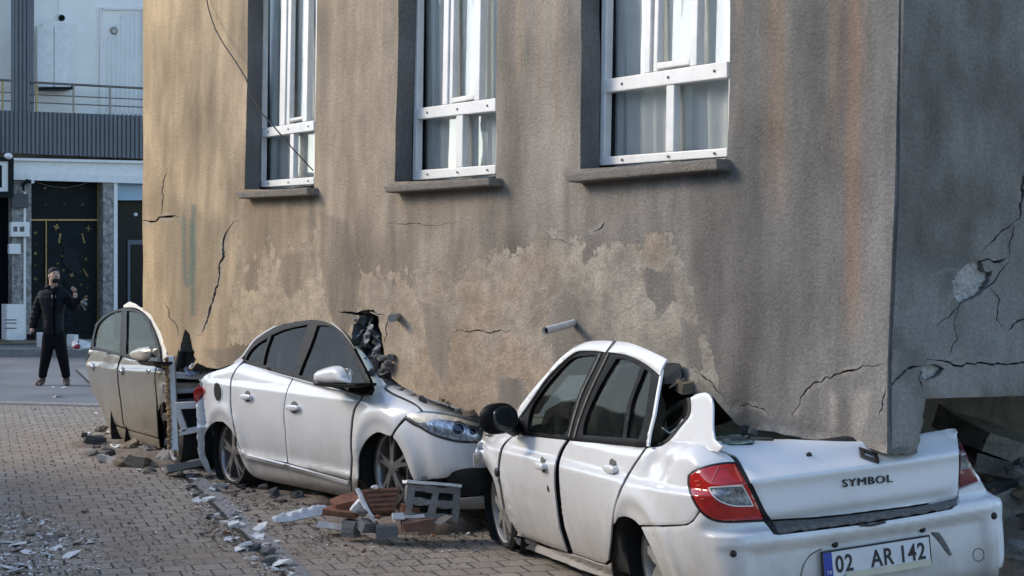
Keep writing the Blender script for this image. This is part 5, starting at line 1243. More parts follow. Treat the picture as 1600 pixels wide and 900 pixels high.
# entrance: dark double door with gilded ornaments
mb = MB(); fbox(mb, 44, 279, 154, 530, -.30, .04); dr_ = mb.build('entrance_door', M['door_black'], fb)
mb = MB(); fbox(mb, 45, 342.5, 153, 345, -.26, .06); fbox(mb, 70.3, 345, 72.0, 445, -.26, .05); fbox(mb, 151.5, 280, 153, 530, -.26, .05); fbox(mb, 44, 280, 46.5, 530, -.26, .04); mb.build('gilded_bar', M['gold'], dr_)
mb = MB()
def orn(x, y, s, dx=0, dy=0):
    mb = MB()
    p = far([(x, y)], -.25)[0]; e = we * s * .0085; u = np.array([0, 0, 1]) * s * .0085
    if dx or dy:
        q = far([(x + dx, y + dy)], -.25)[0]; mb.tube([p, q], .022, 6)
    else:
        for k in range(4):
            c_, s_ = math.cos(k * math.pi / 2 + .6 * (int(x + y) % 3)), math.sin(k * math.pi / 2 + .6 * (int(x + y) % 3))
            mb.ellipsoid(p + e * c_ + u * s_, e * (abs(c_) * .8 + .35), fn_ * .02, u * (abs(s_) * .8 + .35), 8, 5)
    mb.build('gilded_ornament', M['gold'], dr_, True)
for x in (70, 100, 129):
    for y in (294, 320): orn(x, y, 2.0)
for y in (364, 382, 396, 414, 436, 452, 466): orn(55, y, 2.6 if y in (364, 396, 436) else 1.6)
for x, y in ((88, 355), (138, 357)): orn(x, y, 4.2)
for a in ((94, 365, -2, 15), (128, 365, 4, 15), (130, 420, 7, 12), (128, 470, 8, -8)): orn(*a[:2], 2, *a[2:])
for x, y, s in ((112, 430, 3.4), (97, 400, 1.8), (128, 400, 1.8), (99, 422, 2), (126, 424, 2), (90, 412, 1.8), (134, 405, 2.4), (126, 445, 1.8), (137, 450, 1.6)): orn(x, y, s)
mb = MB(); A = [far([(50 + i * 4, 282 + 11 * math.sin(math.pi * i / 24))], -.2)[0] for i in range(25)]; mb.tube(A, .012, 6); mb.build('string', M['steel'], dr_)
mb = MB()
for i in range(6):
    for j in range(5): mb.ellipsoid(far([(80 + i * 12.5, 482 + j * 9)], -.255)[0], we * .045, fn_ * .02, np.array([0, 0, .045]), 8, 5)
mb.build('door_stud', M['door_black'], dr_, True)
P_ = [(96, 378), (104, 384), (112, 388), (120, 398), (124, 412), (128, 424), (120, 428), (112, 424), (104, 420), (98, 410), (100, 396)]
mb = MB(); mb.prism(list(far(jag(P_, 1, 4, 5), -.252)), fn_ * .02); mb.build('broken_panel', M['dark_void'], dr_)
for x0, x1, nm in ((154.5, 172, 'marble_pier'), (13, 43, 'marble_pier')):
    mb = MB(); fbox(mb, x0, 277, x1, 530, -.25, .28); mb.build(nm, M['marble'], fb)
mb = MB(); fbox(mb, 172, 280, 177.5, 490, -.2, .26); mb.build('pier_trim', M['trim_white'], fb)
mb = MB(); fbox(mb, 36.5, 300, 40, 530, .03, .03); mb.build('pier_trim', M['trim_white'], fb)
mb = MB(); fbox(mb, 177, 282, 300, 310, -.22, .06); fbox(mb, 177, 308, 300, 313, -.20, .08); mb.build('shop_fascia', simple('pale blue fascia', (.38, .50, .60), .6, var=.08), fb)
mb = MB(); fbox(mb, 177, 313, 300, 530, -.5, .04); sw = mb.build('shop_window', M['shop_glass'], fb)
mb = MB(); fbox(mb, 199, 375, 300, 382, -.44, .02); fbox(mb, 199, 382, 203, 480, -.44, .02); mb.build('shop_shelf', simple('grey shelf', (.10, .12, .14), .6), sw)
mb = MB(); mb.ellipsoid(far([(212, 335)], -.44)[0], we * .05, fn_ * .02, np.array([0, 0, .04])); mb.build('lamp', M['pvc'], sw)
mb = MB(); fbox(mb, -200, 250, 12, 530, -.6, .04); mb.build('shop_window', M['shop_glass'], fb)
mb = MB(); pp = far([(-300, 531), (300, 531), (300, 546), (-300, 546)], 0); mb.box(pp[3] * np.array([1, 1, 0]) + fn_ * 0.9 + (0, 0, .1), (pp[2] - pp[3]), -fn_ * .9, (0, 0, .17)); mb.build('doorstep', M['concrete'], fb, bevel=.02)
# loose fittings on that facade: things of their own
def pxbox(name, x0, y0, x1, y1, off, dep, mat, parent=None, bevel=.01):
    mb = MB(); fbox(mb, x0, y0, x1, y1, off, dep); return mb.build(name, mat, parent, bevel=bevel)
e = empty('wall_cabinet', far([(84, 140)], -.5)[0], 'white two door cabinet hanging on the balcony wall', 'cabinet')
pxbox('cabinet_body', 57, 40, 111, 137, -.80, .45, M['trim_white'], e)
pxbox('cabinet_door', 57.5, 41, 83, 136, -.348, .03, M['pvc'], e); pxbox('cabinet_door', 84.5, 41, 110.5, 136, -.348, .03, M['pvc'], e)
pxbox('base_tray', 60, 138, 106, 142, -.78, .42, M['door_black'], e)
e = empty('security_camera', far([(90, 28)], -.6)[0], 'small white security camera above the balcony cabinet', 'camera')
mb = MB(); p = far([(90, 27)], -.62)[0]; mb.tube([p, p + fn_ * .28 - np.array([0, 0, .05])], [.075, .085], 12); mb.build('housing', M['pvc'], e, True)
mb = MB(); mb.tube([p + fn_ * .285 - np.array([0, 0, .05]), p + fn_ * .30 - np.array([0, 0, .055])], .07, 12); mb.build('lens', M['door_black'], e, True)
mb = MB(); a = far([(91, -40), (91, 20)], -.7); mb.tube(list(a), .02, 6); mb.build('cable', M['pvc'], e, True)
e = empty('shop_sign', far([(5, 275)], .5)[0], 'black framed illuminated shop sign at the left edge of the photo', 'sign')
pxbox('sign_board', -60, 252, 11, 300, .45, .10, M['trim_white'], e); 
mb = MB()
for q in ((-64, 246, 17, 252), (-64, 300, 17, 309), (11, 252, 17, 300)): fbox(mb, *q, .40, .22)
mb.build('sign_frame', M['door_black'], e)
mb = MB(); fbox(mb, -20, 258, 3, 293, .552, .005); mb.build('sign_print', M['door_black'], e)
mb = MB(); mb.ellipsoid(far([(13, 244)], .6)[0], we * .09, fn_ * .09, np.array([0, 0, .07])); mb.build('lamp', M['pvc'], e, True)
e = tag(pxbox('meter_box', 14, 347, 43, 370, .035, .16, M['trim_white']), 'larger white meter box on the pier left of the black door', 'meter box')
mb = MB(); fbox(mb, 21, 354, 27, 362, .197, .004); fbox(mb, 31, 354, 38, 362, .197, .004); mb.build('meter_dial', M['dust_trim'], e)
tag(pxbox('meter_box', 12, 381, 30, 397, .035, .12, M['trim_white']), 'smaller white box under the meter box on the marble pier', 'meter box')
tag(pxbox('wall_plaque', 17, 303, 43, 325, .035, .06, simple('dark plaque', (.05, .05, .055), .4)), 'dark grey plaque on the pier beside the upper door panel', 'plaque')
e = empty('wall_lamp', far([(40, 287)], .05)[0], 'black arm wall lamp with pale tip beside the black door', 'lamp')
mb = MB(); a = far([(37, 298), (36, 288), (42, 283), (49, 284)], .2); mb.tube(list(a), [.03, .04, .05, .04], 8); mb.build('lamp_arm', M['door_black'], e, True)
mb = MB(); mb.ellipsoid(far([(50, 284.5)], .2)[0], we * .05, fn_ * .05, np.array([0, 0, .04])); mb.build('lamp_tip', M['pvc'], e, True)
e = empty('notice_cabinet', far([(17, 530)], .4)[0], 'white standing cabinet with printed lines left of the black door', 'cabinet')
pxbox('cabinet_body', 2, 475, 30, 531, .25, .40, M['trim_white'], e, .015); mb = MB()
for y in (499, 504, 512): fbox(mb, 7, y, 26, y + 1.6, .652, .004)
mb.build('print_line', M['dust_trim'], e)
tag(pxbox('crate', 57, 519, 64, 548, 1.0, .5, M['trim_white']), 'narrow white crate on the pavement behind the man, left of his legs', 'crate')
tag(pxbox('crate', 104, 522, 111, 549, 1.0, .5, M['trim_white']), 'narrow white crate on the pavement behind the man, right of his legs', 'crate')
mb = MB(); p = at(127, 543, 35.0); mb.ellipsoid(p, np.array([.2, 0, 0]), np.array([0, .2, 0]), np.array([0, 0, .14]), 10, 8)
bag = mb.build('plastic_bag', M['pvc'], None, True)
bag.data.vertices.foreach_set('co', (np.array([v.co for v in bag.data.vertices]) + (np.array([[_hash(i, 3, 1) - .5, _hash(i, 5, 2) - .5, _hash(i, 7, 3) - .5] for i in range(len(bag.data.vertices))]) * .09)).ravel())
tag(bag, 'white plastic bag with a red print on the pavement', 'bag')
mb = MB(); mb.ellipsoid(p + np.array([-.04, -.19, 0.02]), np.array([.075, 0, .03]), np.array([0, .03, 0]), np.array([-.02, 0, .05]), 10, 6); mb.build('red_print', simple('red print', (.30, .03, .045), .6), bag, True)

# ---------------------------------------------------------------- added house row across the street, out of view: blocks low sun, shapes reflections
OFFX, Y0, Y1, HT = -4.6, -12.0, 16.0, 4.2
def sidep(y, off=0.0): return np.array([-0.31 * y + OFFX - off, y, 0.0])
ob = empty('street_building', sidep(4), 'plain rendered house row added across the street to block light, out of view', 'building')
mb = MB(); mb.prism([sidep(Y0), sidep(Y1), sidep(Y1, 8), sidep(Y0, 8)], (0, 0, HT)); mb.build('wall', simple('ochre render', (.34, .29, .23), .9, var=.2, scale=.8), ob)
mb = MB()
for i in range(7):
    y = Y0 + 2 + i * 4.0
    for z in (1.2,): mb.prism([sidep(y, -.01), sidep(y + 1.3, -.01), sidep(y + 1.3, -.04), sidep(y, -.04)], (0, 0, 1.3)); mb.v[-8:] = [(a, b, c + z) for a, b, c in mb.v[-8:]]
mb.build('window', M['shop_glass'], ob)

ob = empty('street_building', np.array([-0.31 * 24 - 9.5, 24.0, 0]), 'long low rendered building added farther along the street for reflections, out of view', 'building')  # unseen, added to block the bright low sky mirrored in the car glass
mb = MB(); q = lambda y, o_: np.array([-0.31 * y - 9.0 - o_, y, 0.0]); mb.prism([q(21, 0), q(62, 0), q(62, 6), q(21, 6)], (0, 0, 3.9)); mb.build('wall', simple('pale ochre render', (.40, .34, .26), .9, var=.2, scale=.8), ob)
# ================================================================ PERSON
def skin_mesh(name, joints, bones, mat, parent, sub=2, root=0):
    me = bpy.data.meshes.new(name); me.from_pydata([j[0] for j in joints], bones, [])
    o = bpy.data.objects.new(name, me); C.objects.link(o)
    m = o.modifiers.new('skin', 'SKIN'); m.use_smooth_shade = True
    for i, j in enumerate(joints):
        r = j[1]; me.skin_vertices[0].data[i].radius = r if hasattr(r, '__len__') else (r, r)
        me.skin_vertices[0].data[i].use_root = (i == root)
    s = o.modifiers.new('sub', 'SUBSURF'); s.levels = sub; s.render_levels = sub
    dg = bpy.context.evaluated_depsgraph_get(); m2 = bpy.data.meshes.new_from_object(o.evaluated_get(dg)); bpy.data.objects.remove(o)
    m2.materials.clear(); m2.materials.append(mat); m2.polygons.foreach_set("use_smooth", [True] * len(m2.polygons))
    o = bpy.data.objects.new(name, m2); return link(o, parent)
MY = 26.0
def mp_(x, y, d=0.0):
    p = at(x, y, MY - d); return tuple(p)
man = empty('person', (at(85, 601, MY)[0], MY, 0), 'bearded man in black puffer jacket and trousers looking up, standing on the road', 'person')
SK = simple('skin', (.56, .35, .25), .6, var=.1, scale=30, bump=0)
BLK = simple('black puffer cloth', (.010, .011, .014), .75, var=.3, scale=20, bump=.5, spec=.2); TRO = simple('black trousers', (.008, .008, .009), .9, var=.3, scale=20, spec=.15)
BOOT = simple('brown leather boots', (.075, .045, .03), .6, var=.3); HAIR = simple('dark hair', (.012, .010, .009), .8, var=.3)
# body: one continuous figure from head to feet, hands included
J = [(mp_(83, 522), .095), (mp_(83, 495, .02), .10), (mp_(83, 470, .03), .12), (mp_(82, 455, .02), .075), (mp_(83, 446, .03), .055), (mp_(84, 437, .05), .075), (mp_(84.5, 427, .04), .085),
     (mp_(65, 461), .06), (mp_(58, 487, -.02), .042), (mp_(51, 513, .08), .032), (mp_(49.5, 520, .10), .034),
     (mp_(103, 461), .06), (mp_(117, 482, -.02), .042), (mp_(117.5, 465, .14), .032), (mp_(117.5, 457, .16), .034),
     (mp_(76, 530), .075), (mp_(71, 562, .04), .055), (mp_(66.5, 588, -.02), .042), (mp_(66, 597, -.02), .04), (mp_(59, 600, .14), .03),
     (mp_(93, 530), .075), (mp_(99, 562, .04), .055), (mp_(103.5, 588, -.02), .042), (mp_(104, 597, -.02), .04), (mp_(105, 601.5, .16), .03)]
Bn = [(0,1),(1,2),(2,3),(3,4),(4,5),(5,6),(2,7),(7,8),(8,9),(9,10),(2,11),(11,12),(12,13),(13,14),(0,15),(15,16),(16,17),(17,18),(18,19),(0,20),(20,21),(21,22),(22,23),(23,24)]
body = skin_mesh('body', J, Bn, SK, man)
hc = np.array(mp_(84.5, 431, .05)); R_ = np.array([.8, -.6, 0]); Uh = np.array([0, 0, 1.0]); Fd = np.array([.55, -.80, .22]); Fd /= np.linalg.norm(Fd); Rt = np.cross(Fd, Uh); Rt /= np.linalg.norm(Rt); Up_ = np.cross(Rt, Fd)
mb = MB(); mb.ellipsoid(hc + Fd * .02, Rt * .074, Fd * .092, Up_ * .112, 18, 14)
mb.ellipsoid(hc + Fd * .108 - Up_ * .005, Rt * .014, Fd * .02, Up_ * .024, 8, 6)
for s_ in (-1, 1): mb.ellipsoid(hc + Rt * s_ * .076 - Up_ * .005, Rt * .012, Fd * .02, Up_ * .03, 8, 6)
mb.build('face', SK, body, True)
mb = MB(); mb.ellipsoid(hc + Fd * .002 + Up_ * .058, Rt * .084, Fd * .100, Up_ * .075, 16, 12); mb.ellipsoid(hc - Fd * .035 + Up_ * .01, Rt * .082, Fd * .075, Up_ * .10, 16, 12); 
for s_ in (-1, 1): mb.ellipsoid(hc + Fd * .098 + Rt * s_ * .032 + Up_ * .022, Rt * .018, Fd * .008, Up_ * .008, 8, 5)
mb.build('hair', HAIR, man, True)
mb = MB(); mb.ellipsoid(hc + Fd * .045 - Up_ * .080, Rt * .060, Fd * .058, Up_ * .042, 14, 10); mb.ellipsoid(hc + Fd * .100 - Up_ * .040, Rt * .028, Fd * .012, Up_ * .008, 8, 5); mb.build('beard', HAIR, man, True)
def fingers(c, out, down, n=4, L=.075):
    m = MB(); s_ = np.cross(out, down); s_ /= np.linalg.norm(s_)
    for i in range(n):
        b = np.array(c) + s_ * (i - 1.5) * .02; l = L * (1, 1.08, 1.0, .82)[i]
        m.tube([b, b + down * l * .5 + out * .006, b + down * l * .85 + out * .03], [.010, .0095, .008], 6)
    m.tube([np.array(c) - s_ * .035, np.array(c) - s_ * .05 + down * .03 + out * .03], [.011, .009], 6); return m
fingers(mp_(49.3, 524, .10), np.array([.3, -.9, 0]), np.array([0, 0, -1.0])).build('fingers', SK, body, True)
fingers(mp_(117.5, 455, .16), np.array([-.6, -.7, 0]), np.array([-.5, 0, .86])).build('fingers', SK, body, True)
JJ = [(mp_(83.5, 528), (.205, .16)), (mp_(83, 508), (.20, .155)), (mp_(83, 487, .02), (.195, .15)), (mp_(83, 470, .02), (.205, .155)), (mp_(82.5, 456, .02), (.14, .11)), (mp_(82.5, 450, .02), (.085, .085)),
      (mp_(65.5, 461), .092), (mp_(59.5, 476, -.01), .08), (mp_(57, 488, -.02), .076), (mp_(53, 503, .04), .068), (mp_(50.5, 515, .08), .062),
      (mp_(102, 461), .092), (mp_(111, 473, -.01), .08), (mp_(116, 483, -.02), .076), (mp_(117.5, 473, .08), .068), (mp_(117.5, 463, .14), .062)]
jb = [(0,1),(1,2),(2,3),(3,4),(4,5),(3,6),(6,7),(7,8),(8,9),(9,10),(3,11),(11,12),(12,13),(13,14),(14,15)]
jk = skin_mesh('jacket', JJ, jb, BLK, man, 3)
jv = np.array([v.co for v in jk.data.vertices]); jn = np.array([v.normal for v in jk.data.vertices])
jv = jv + jn * (.010 * np.abs(np.sin(jv[:, 2] * 42)) + .02 * (fbm(jv[:, 0] * 9, jv[:, 1] * 9, jv[:, 2] * 6, 3) - .5))[:, None]
jk.data.vertices.foreach_set('co', jv.ravel()); jk.data.update()
mb = MB(); zc = [np.array(mp_(84 + .6 * math.sin(i), 456 + i * 8, .175 + .01 * i)) for i in range(10)]; mb.tube(zc, [.028 - .001 * i for i in range(10)], 6); mb.build('shirt', simple('charcoal shirt', (.004, .004, .005), .95, bump=0, spec=.05), man)
mb = MB(); cc = np.array(mp_(82.8, 449.5, .03)); mb.tube([cc + np.array([.095 * math.cos(q), .085 * math.sin(q), .015 * math.sin(q * 2)]) for q in np.linspace(-1.2, 4.3, 14)], .032, 8); mb.build('collar', BLK, man, True)
TJ = [(mp_(83.5, 508), (.175, .135)), (mp_(83.5, 524), (.185, .14)), (mp_(75.5, 538), .108), (mp_(71, 562, .04), .086), (mp_(66.8, 584, -.02), .068), (mp_(66.2, 592, -.02), .070), (mp_(93.5, 538), .108), (mp_(98.8, 562, .04), .086), (mp_(103, 584, -.02), .068), (mp_(103.6, 592, -.02), .070)]
skin_mesh('trousers', TJ, [(0,1),(1,2),(2,3),(3,4),(4,5),(1,6),(6,7),(7,8),(8,9)], TRO, man)
for a, b, c in (((66.3, 587), (66, 597), (57.5, 600)), ((103.6, 588), (104, 598), (104.5, 603))):
    skin_mesh('boot', [(mp_(*a, -.02), .060), (mp_(*b, -.03), .058), (mp_(*c, .14 if a[0] < 80 else .20), .046)], [(0,1),(1,2)], BOOT, man)
mb = MB(); Ck = np.array(mp_(84, 470, .19))
mb.ellipsoid(Ck + (0, 0, .06), np.array([.035, 0, 0]), np.array([0, .012, 0]), np.array([0, 0, .05]), 10, 6); mb.ellipsoid(Ck - (0, 0, .05), np.array([.03, 0, 0]), np.array([0, .012, 0]), np.array([0, 0, .04]), 10, 6)
mb.build('shirt_print', simple('pale shirt print', (.25, .25, .26), .9, var=.6, scale=30), man, True)
t = empty('camera_tripod', mp_(118, 457), 'folded black tripod carried over the shoulder by the standing man', 'tripod')
mb = MB(); A, B = np.array(mp_(97, 440, .10)), np.array(mp_(126, 474, .14))
mb.tube([A, B], .022, 8); mb.tube([A + (.03, 0, .02), B + (.03, .02, .02)], .014, 6); mb.build('leg', M['black_plastic'], t, True)
mb = MB(); mb.ellipsoid(B + (.05, 0, .0), np.array([.05, 0, -.02]), np.array([0, .05, 0]), np.array([0, 0, .04]), 10, 6); mb.tube([B, B + (.08, -.02, -.10)], .012, 6); mb.tube([B, B + (.10, 0, .06)], .012, 6); mb.build('tripod_head', M['steel'], t, True)
t = empty('hand_camera', mp_(48.5, 526, .12), 'black photo camera held low in the hand of the standing man', 'camera')
mb = MB(); c_ = np.array(mp_(48.3, 526, .15)); mb.box(c_ - (.06, .03, .05), (.12, 0, 0), (0, .06, 0), (0, 0, .09)); mb.build('camera_body', M['black_plastic'], t, bevel=.012)
mb = MB(); mb.tube([c_ - (0, .03, 0), c_ - (0, .11, 0)], .035, 12); mb.build('lens', M['black_plastic'], t, True)
# ================================================================ RUBBLE
def chunk_mesh(name, seed, mat, kind='rough'):
    r = random.Random(seed); bm = bmesh.new()
    if kind == 'slab': dims = (1, r.uniform(.6, .9), r.uniform(.16, .26))
    elif kind == 'block': dims = (1, r.uniform(.6, .8), r.uniform(.5, .7))
    else: dims = (1, r.uniform(.65, .95), r.uniform(.45, .75))
    for _ in range(26 if kind == 'rough' else 18):
        if kind == 'rough':
            d = Vector((r.gauss(0, 1), r.gauss(0, 1), r.gauss(0, 1))).normalized() * r.uniform(.38, .52)
        else:
            d = Vector([r.choice((-.5, .5)) * r.uniform(.78, 1) for _ in range(3)])
        bm.verts.new((d.x * dims[0], d.y * dims[1], d.z * dims[2]))
    bmesh.ops.convex_hull(bm, input=bm.verts)
    bmesh.ops.delete(bm, geom=[v for v in bm.verts if not v.link_faces], context='VERTS')
    bmesh.ops.subdivide_edges(bm, edges=bm.edges, cuts=1, use_grid_fill=True)
    bmesh.ops.triangulate(bm, faces=bm.faces)
    for v in bm.verts: v.co += Vector((r.uniform(-1, 1), r.uniform(-1, 1), r.uniform(-1, 1))) * .035
    me = bpy.data.meshes.new(name); bm.to_mesh(me); bm.free(); me.materials.append(mat); return me
VAR = {}
def variants(key, mat, kinds=('rough', 'rough', 'block', 'slab')):
    VAR[key] = [chunk_mesh(key, 100 + 7 * i + len(VAR) * 31, mat, kinds[i % len(kinds)]) for i in range(6)]
white_frag = simple('white plaster fragment', (0.78, 0.775, 0.76), .9, var=.2, scale=18, bump=.4)
for key, mat in (('plaster_fragment', white_frag), ('concrete_fragment', M['concrete']), ('dark_fragment', M['dark_stone']), ('brick_fragment', M['red_brick']), ('tan_fragment', M['tan_plaster']), ('shaded_fragment', M['rubble_dark'])):
    variants(key, mat)
variants('plaster_flake', white_frag, ('slab',))
def chunk(key, pos, size, label, cat, group=None, flat=1.0, name=None, rot=None, mesh_i=None):
    me = VAR[key][rng.randrange(6) if mesh_i is None else mesh_i]
    o = bpy.data.objects.new(name or key, me); C.objects.link(o)
    o.scale = (size, size, size * flat); o.location = Vector(pos) + Vector((0, 0, size * flat * .22))
    o.rotation_euler = rot or (rng.uniform(-.35, .35), rng.uniform(-.35, .35), rng.uniform(0, 6.28))
    return tag(o, label, cat, group)
def scatter(n, area, keys, smin, smax, label, cat, group, flat=(.5, 1), name=None, base=0.0, power=2.0):
    """individual pieces dropped on the ground inside a pixel polygon"""
    A = np.array(area, float); lo, hi = A.min(0), A.max(0); k = 0
    while k < n:
        p = (rng.uniform(lo[0], hi[0]), rng.uniform(lo[1], hi[1]))
        if not inside([p], A)[0]: continue
        g = ground(*p); s = smin + (smax - smin) * rng.random() ** power
        chunk(rng.choice(keys), g + (0, 0, base), s, label, cat, group, rng.uniform(*flat), name); k += 1
def mound(name, pts, mat, label, seed, cell=.06, amp=.10):
    """heap: list of (centre, radii) lumps merged as a height field over the ground"""
    cs = [np.array(p[0]) for p in pts]; lo = np.min([c - p[1] for c, p in zip(cs, pts)], 0); hi = np.max([c + p[1] for c, p in zip(cs, pts)], 0)
    xs = np.arange(lo[0], hi[0], cell); ys = np.arange(lo[1], hi[1], cell); X, Y = np.meshgrid(xs, ys, indexing='ij'); Z = np.full(X.shape, -.1)
    for c, p in zip(cs, pts):
        r2 = ((X - c[0]) / p[1]) ** 2 + ((Y - c[1]) / p[1]) ** 2; Z = np.maximum(Z, p[2] * np.clip(1 - r2, 0, 1) ** .6 - .05)
    Z = Z + (fbm(X * 5, Y * 5, seed, 4) - .5) * amp * 2 * (Z > 0)
    n, m = X.shape; V = np.stack([X, Y, Z], -1).reshape(-1, 3)
    Fc = [(i*m + j, (i+1)*m + j, (i+1)*m + j+1, i*m + j+1) for i in range(n-1) for j in range(m-1)]
    return tag(mesh(name, V, Fc, mat), label, 'rubble heap', None, 'stuff')
# pieces big enough to single out -------------------------------------------------
def gp(px, py, dz=0.0): return ground(px, py) + np.array([0, 0, dz])
def local_axes(yaw, pitch=0.0, roll=0.0):
    m = Matrix.Rotation(math.radians(yaw), 3, 'Z') @ Matrix.Rotation(math.radians(pitch), 3, 'X') @ Matrix.Rotation(math.radians(roll), 3, 'Y')
    return [np.array(m.col[i]) for i in range(3)]
def roughen(o, amp, seed=0, cuts=3):
    me = o.data; bm = bmesh.new(); bm.from_mesh(me)
    bmesh.ops.remove_doubles(bm, verts=bm.verts, dist=1e-5)
    bmesh.ops.subdivide_edges(bm, edges=bm.edges, cuts=cuts, use_grid_fill=True); bmesh.ops.triangulate(bm, faces=bm.faces)
    r = random.Random(seed)
    for v in bm.verts:
        q = v.co * 14
        v.co += Vector((vnoise(q.x, q.y, q.z) - .5, vnoise(q.x + 9, q.y, q.z) - .5, vnoise(q.x, q.y + 9, q.z) - .5)) * amp * 2
    bm.to_mesh(me); bm.free(); return o
# hollow concrete block: webs around four openings
bc = at(674, 786, 10.75); X_, Y_, Z_ = local_axes(12, -8, 7)
W_, D_, H_ = .325, .16, .215
e = tag(bpy.data.objects.new('concrete_block', None), 'broken grey hollow concrete block with four openings beside the front wheel of the middle car', 'block'); e.location = bc; C.objects.link(e)
mb = MB(); t_ = .042; q = bc - X_ * W_ / 2 - Y_ * D_ / 2 - Z_ * H_ / 2
for i in range(3): mb.box(q + X_ * i * (W_ - t_) / 2, X_ * t_, Y_ * D_, Z_ * H_)
for j in range(3):
    for i in range(2): mb.box(q + X_ * (i * (W_ - t_) / 2 + t_ - .001) + Z_ * j * (H_ - t_) / 2, X_ * ((W_ - t_) / 2 - t_ + .002), Y_ * (D_ - .004), Z_ * t_)
roughen(mb.build('block_web', M['concrete'], e), .017, 3, 3)
mb = MB(); mb.box(q + Z_ * .01 + Y_ * (D_ - .02) + X_ * .01, X_ * (W_ - .02), Y_ * .012, Z_ * (H_ - .02)); mb.build('block_back', M['dark_stone'], e)
mb = MB(); mb.box(q - X_ * .015 + Z_ * (H_ + .002) - Y_ * .02, X_ * (W_ + .02), Y_ * (D_ + .06), Z_ * .018); roughen(mb.build('mortar_cap', white_frag, e), .008, 5)
# red hollow brick with ribbed face
bc = at(596, 785, 10.8); X_, Y_, Z_ = local_axes(6, -22, -3); W_, H_, D_ = .25, .155, .12
e = tag(bpy.data.objects.new('hollow_brick', None), 'large ribbed red hollow brick leaning by the front wheel of the middle car', 'brick'); e.location = bc; C.objects.link(e)
mb = MB(); q = bc - X_ * W_ / 2 - Z_ * H_ / 2 - Y_ * D_ / 2; mb.prism([q + X_ * .0 + Z_ * H_, q + X_ * W_ + Z_ * H_, q + X_ * (W_ * .80), q + X_ * (W_ * .20)], Y_ * D_); roughen(mb.build('brick_body', M['brown_brick'], e), .004, 2)
mb = MB()
for j in range(5):
    z0 = H_ * (.04 + .2 * j); ins = .20 * (1 - z0 / H_) * W_
    mb.box(q + X_ * (ins + .012) + Z_ * z0 - Y_ * .012, X_ * (W_ - 2 * ins - .024), Y_ * .013, Z_ * H_ * .105)
mb.build('brick_rib', M['red_brick'], e, bevel=.003)
mb = MB(); mb.tube([q + X_ * (-.02) + Z_ * H_ * 1.02 - Y_ * .01, q + X_ * .0 + Z_ * H_ * .5 - Y_ * .02, q + X_ * (W_ * .16) - Z_ * .01 - Y_ * .02, q + X_ * (W_ * .3) - Z_ * .06 - Y_ * .02], [.014, .018, .02, .014], 7); roughen(mb.build('mortar_edge', white_frag, e), .008, 4, 1)
def brickbit(px, py, Y, size, rot, mat, label, cat='brick', name='brick_piece', rough=.012):
    c = at(px, py, Y); ax = local_axes(*rot); mb = MB(); q = c - sum(ax[i] * size[i] / 2 for i in range(3))
    mb.box(q, *[ax[i] * size[i] for i in range(3)]); o = mb.build(name, mat); roughen(o, rough, int(px), 2)
    return tag(o, label, cat)
brickbit(541, 787, 10.9, (.17, .12, .075), (25, 10, -14), M['red_brick'], 'orange brick fragment with holes left of the ribbed hollow brick')
brickbit(533, 801, 10.8, (.21, .11, .04), (-8, 6, 4), M['red_brick'], 'flat orange brick shard lying under the holed orange fragment')
brickbit(640, 797, 10.72, (.12, .09, .06), (15, 0, 10), M['red_brick'], 'small orange brick lump between ribbed brick and concrete block')
brickbit(654, 821, 10.55, (.19, .11, .075), (8, 2, -3), M['brown_brick'], 'solid brown brick lying in front of the hollow concrete block')
brickbit(604, 830, 10.6, (.13, .10, .07), (4, 0, -2), M['grey_stone'], 'square grey paving stone in front of the brick pile', 'stone', 'paving_stone', .004)
brickbit(549, 826, 10.75, (.09, .10, .10), (-20, 0, 6), M['concrete'], 'upright grey concrete cube left of the square paving stone', 'stone', 'concrete_cube')
brickbit(576, 822, 10.7, (.12, .08, .06), (30, 15, 10), M['grey_stone'], 'tilted grey stone lump between the concrete cube and the paving stone', 'stone', 'stone_lump')
brickbit(640, 808, 10.62, (.18, .09, .022), (10, -10, -6), white_frag, 'white plaster slab resting on the brown brick', 'plaster', 'plaster_slab')
brickbit(524, 823, 11.0, (.20, .14, .035), (-12, -14, 8), white_frag, 'white plaster lump beside the orange brick shards', 'plaster', 'plaster_slab', .012)
brickbit(560, 790, 10.75, (.05, .04, .09), (12, 20, 30), white_frag, 'thin white plaster strip leaning on the ribbed brick', 'plaster', 'plaster_slab', .01)
for i, (x, y, Y, s_, key, lab) in enumerate(((566, 806, 10.6, .09, 'concrete_fragment', 'grey concrete bit in front of the ribbed hollow brick'), (590, 812, 10.6, .07, 'brick_fragment', 'reddish bit at the foot of the ribbed hollow brick'),
        (622, 812, 10.55, .08, 'plaster_fragment', 'white plaster bit right of the ribbed hollow brick'), (692, 818, 10.5, .10, 'concrete_fragment', 'grey chip under the right end of the hollow concrete block'),
        (662, 752, 10.72, .07, 'concrete_fragment', 'grey chip lying on top of the hollow concrete block'), (586, 764, 10.75, .06, 'plaster_fragment', 'pale chip lying on top of the ribbed hollow brick'))):
    chunk(key, at(x, y, Y), s_, lab, 'rubble', None, 1, None, None, i)
def low_heap(px, py, r, h): g = ground(px, py); return ((g[0], g[1], 0), r, h)
LOW = [low_heap(600, 815, .34, .15), low_heap(675, 824, .34, .20), low_heap(545, 820, .26, .10), low_heap(640, 825, .3, .15)]
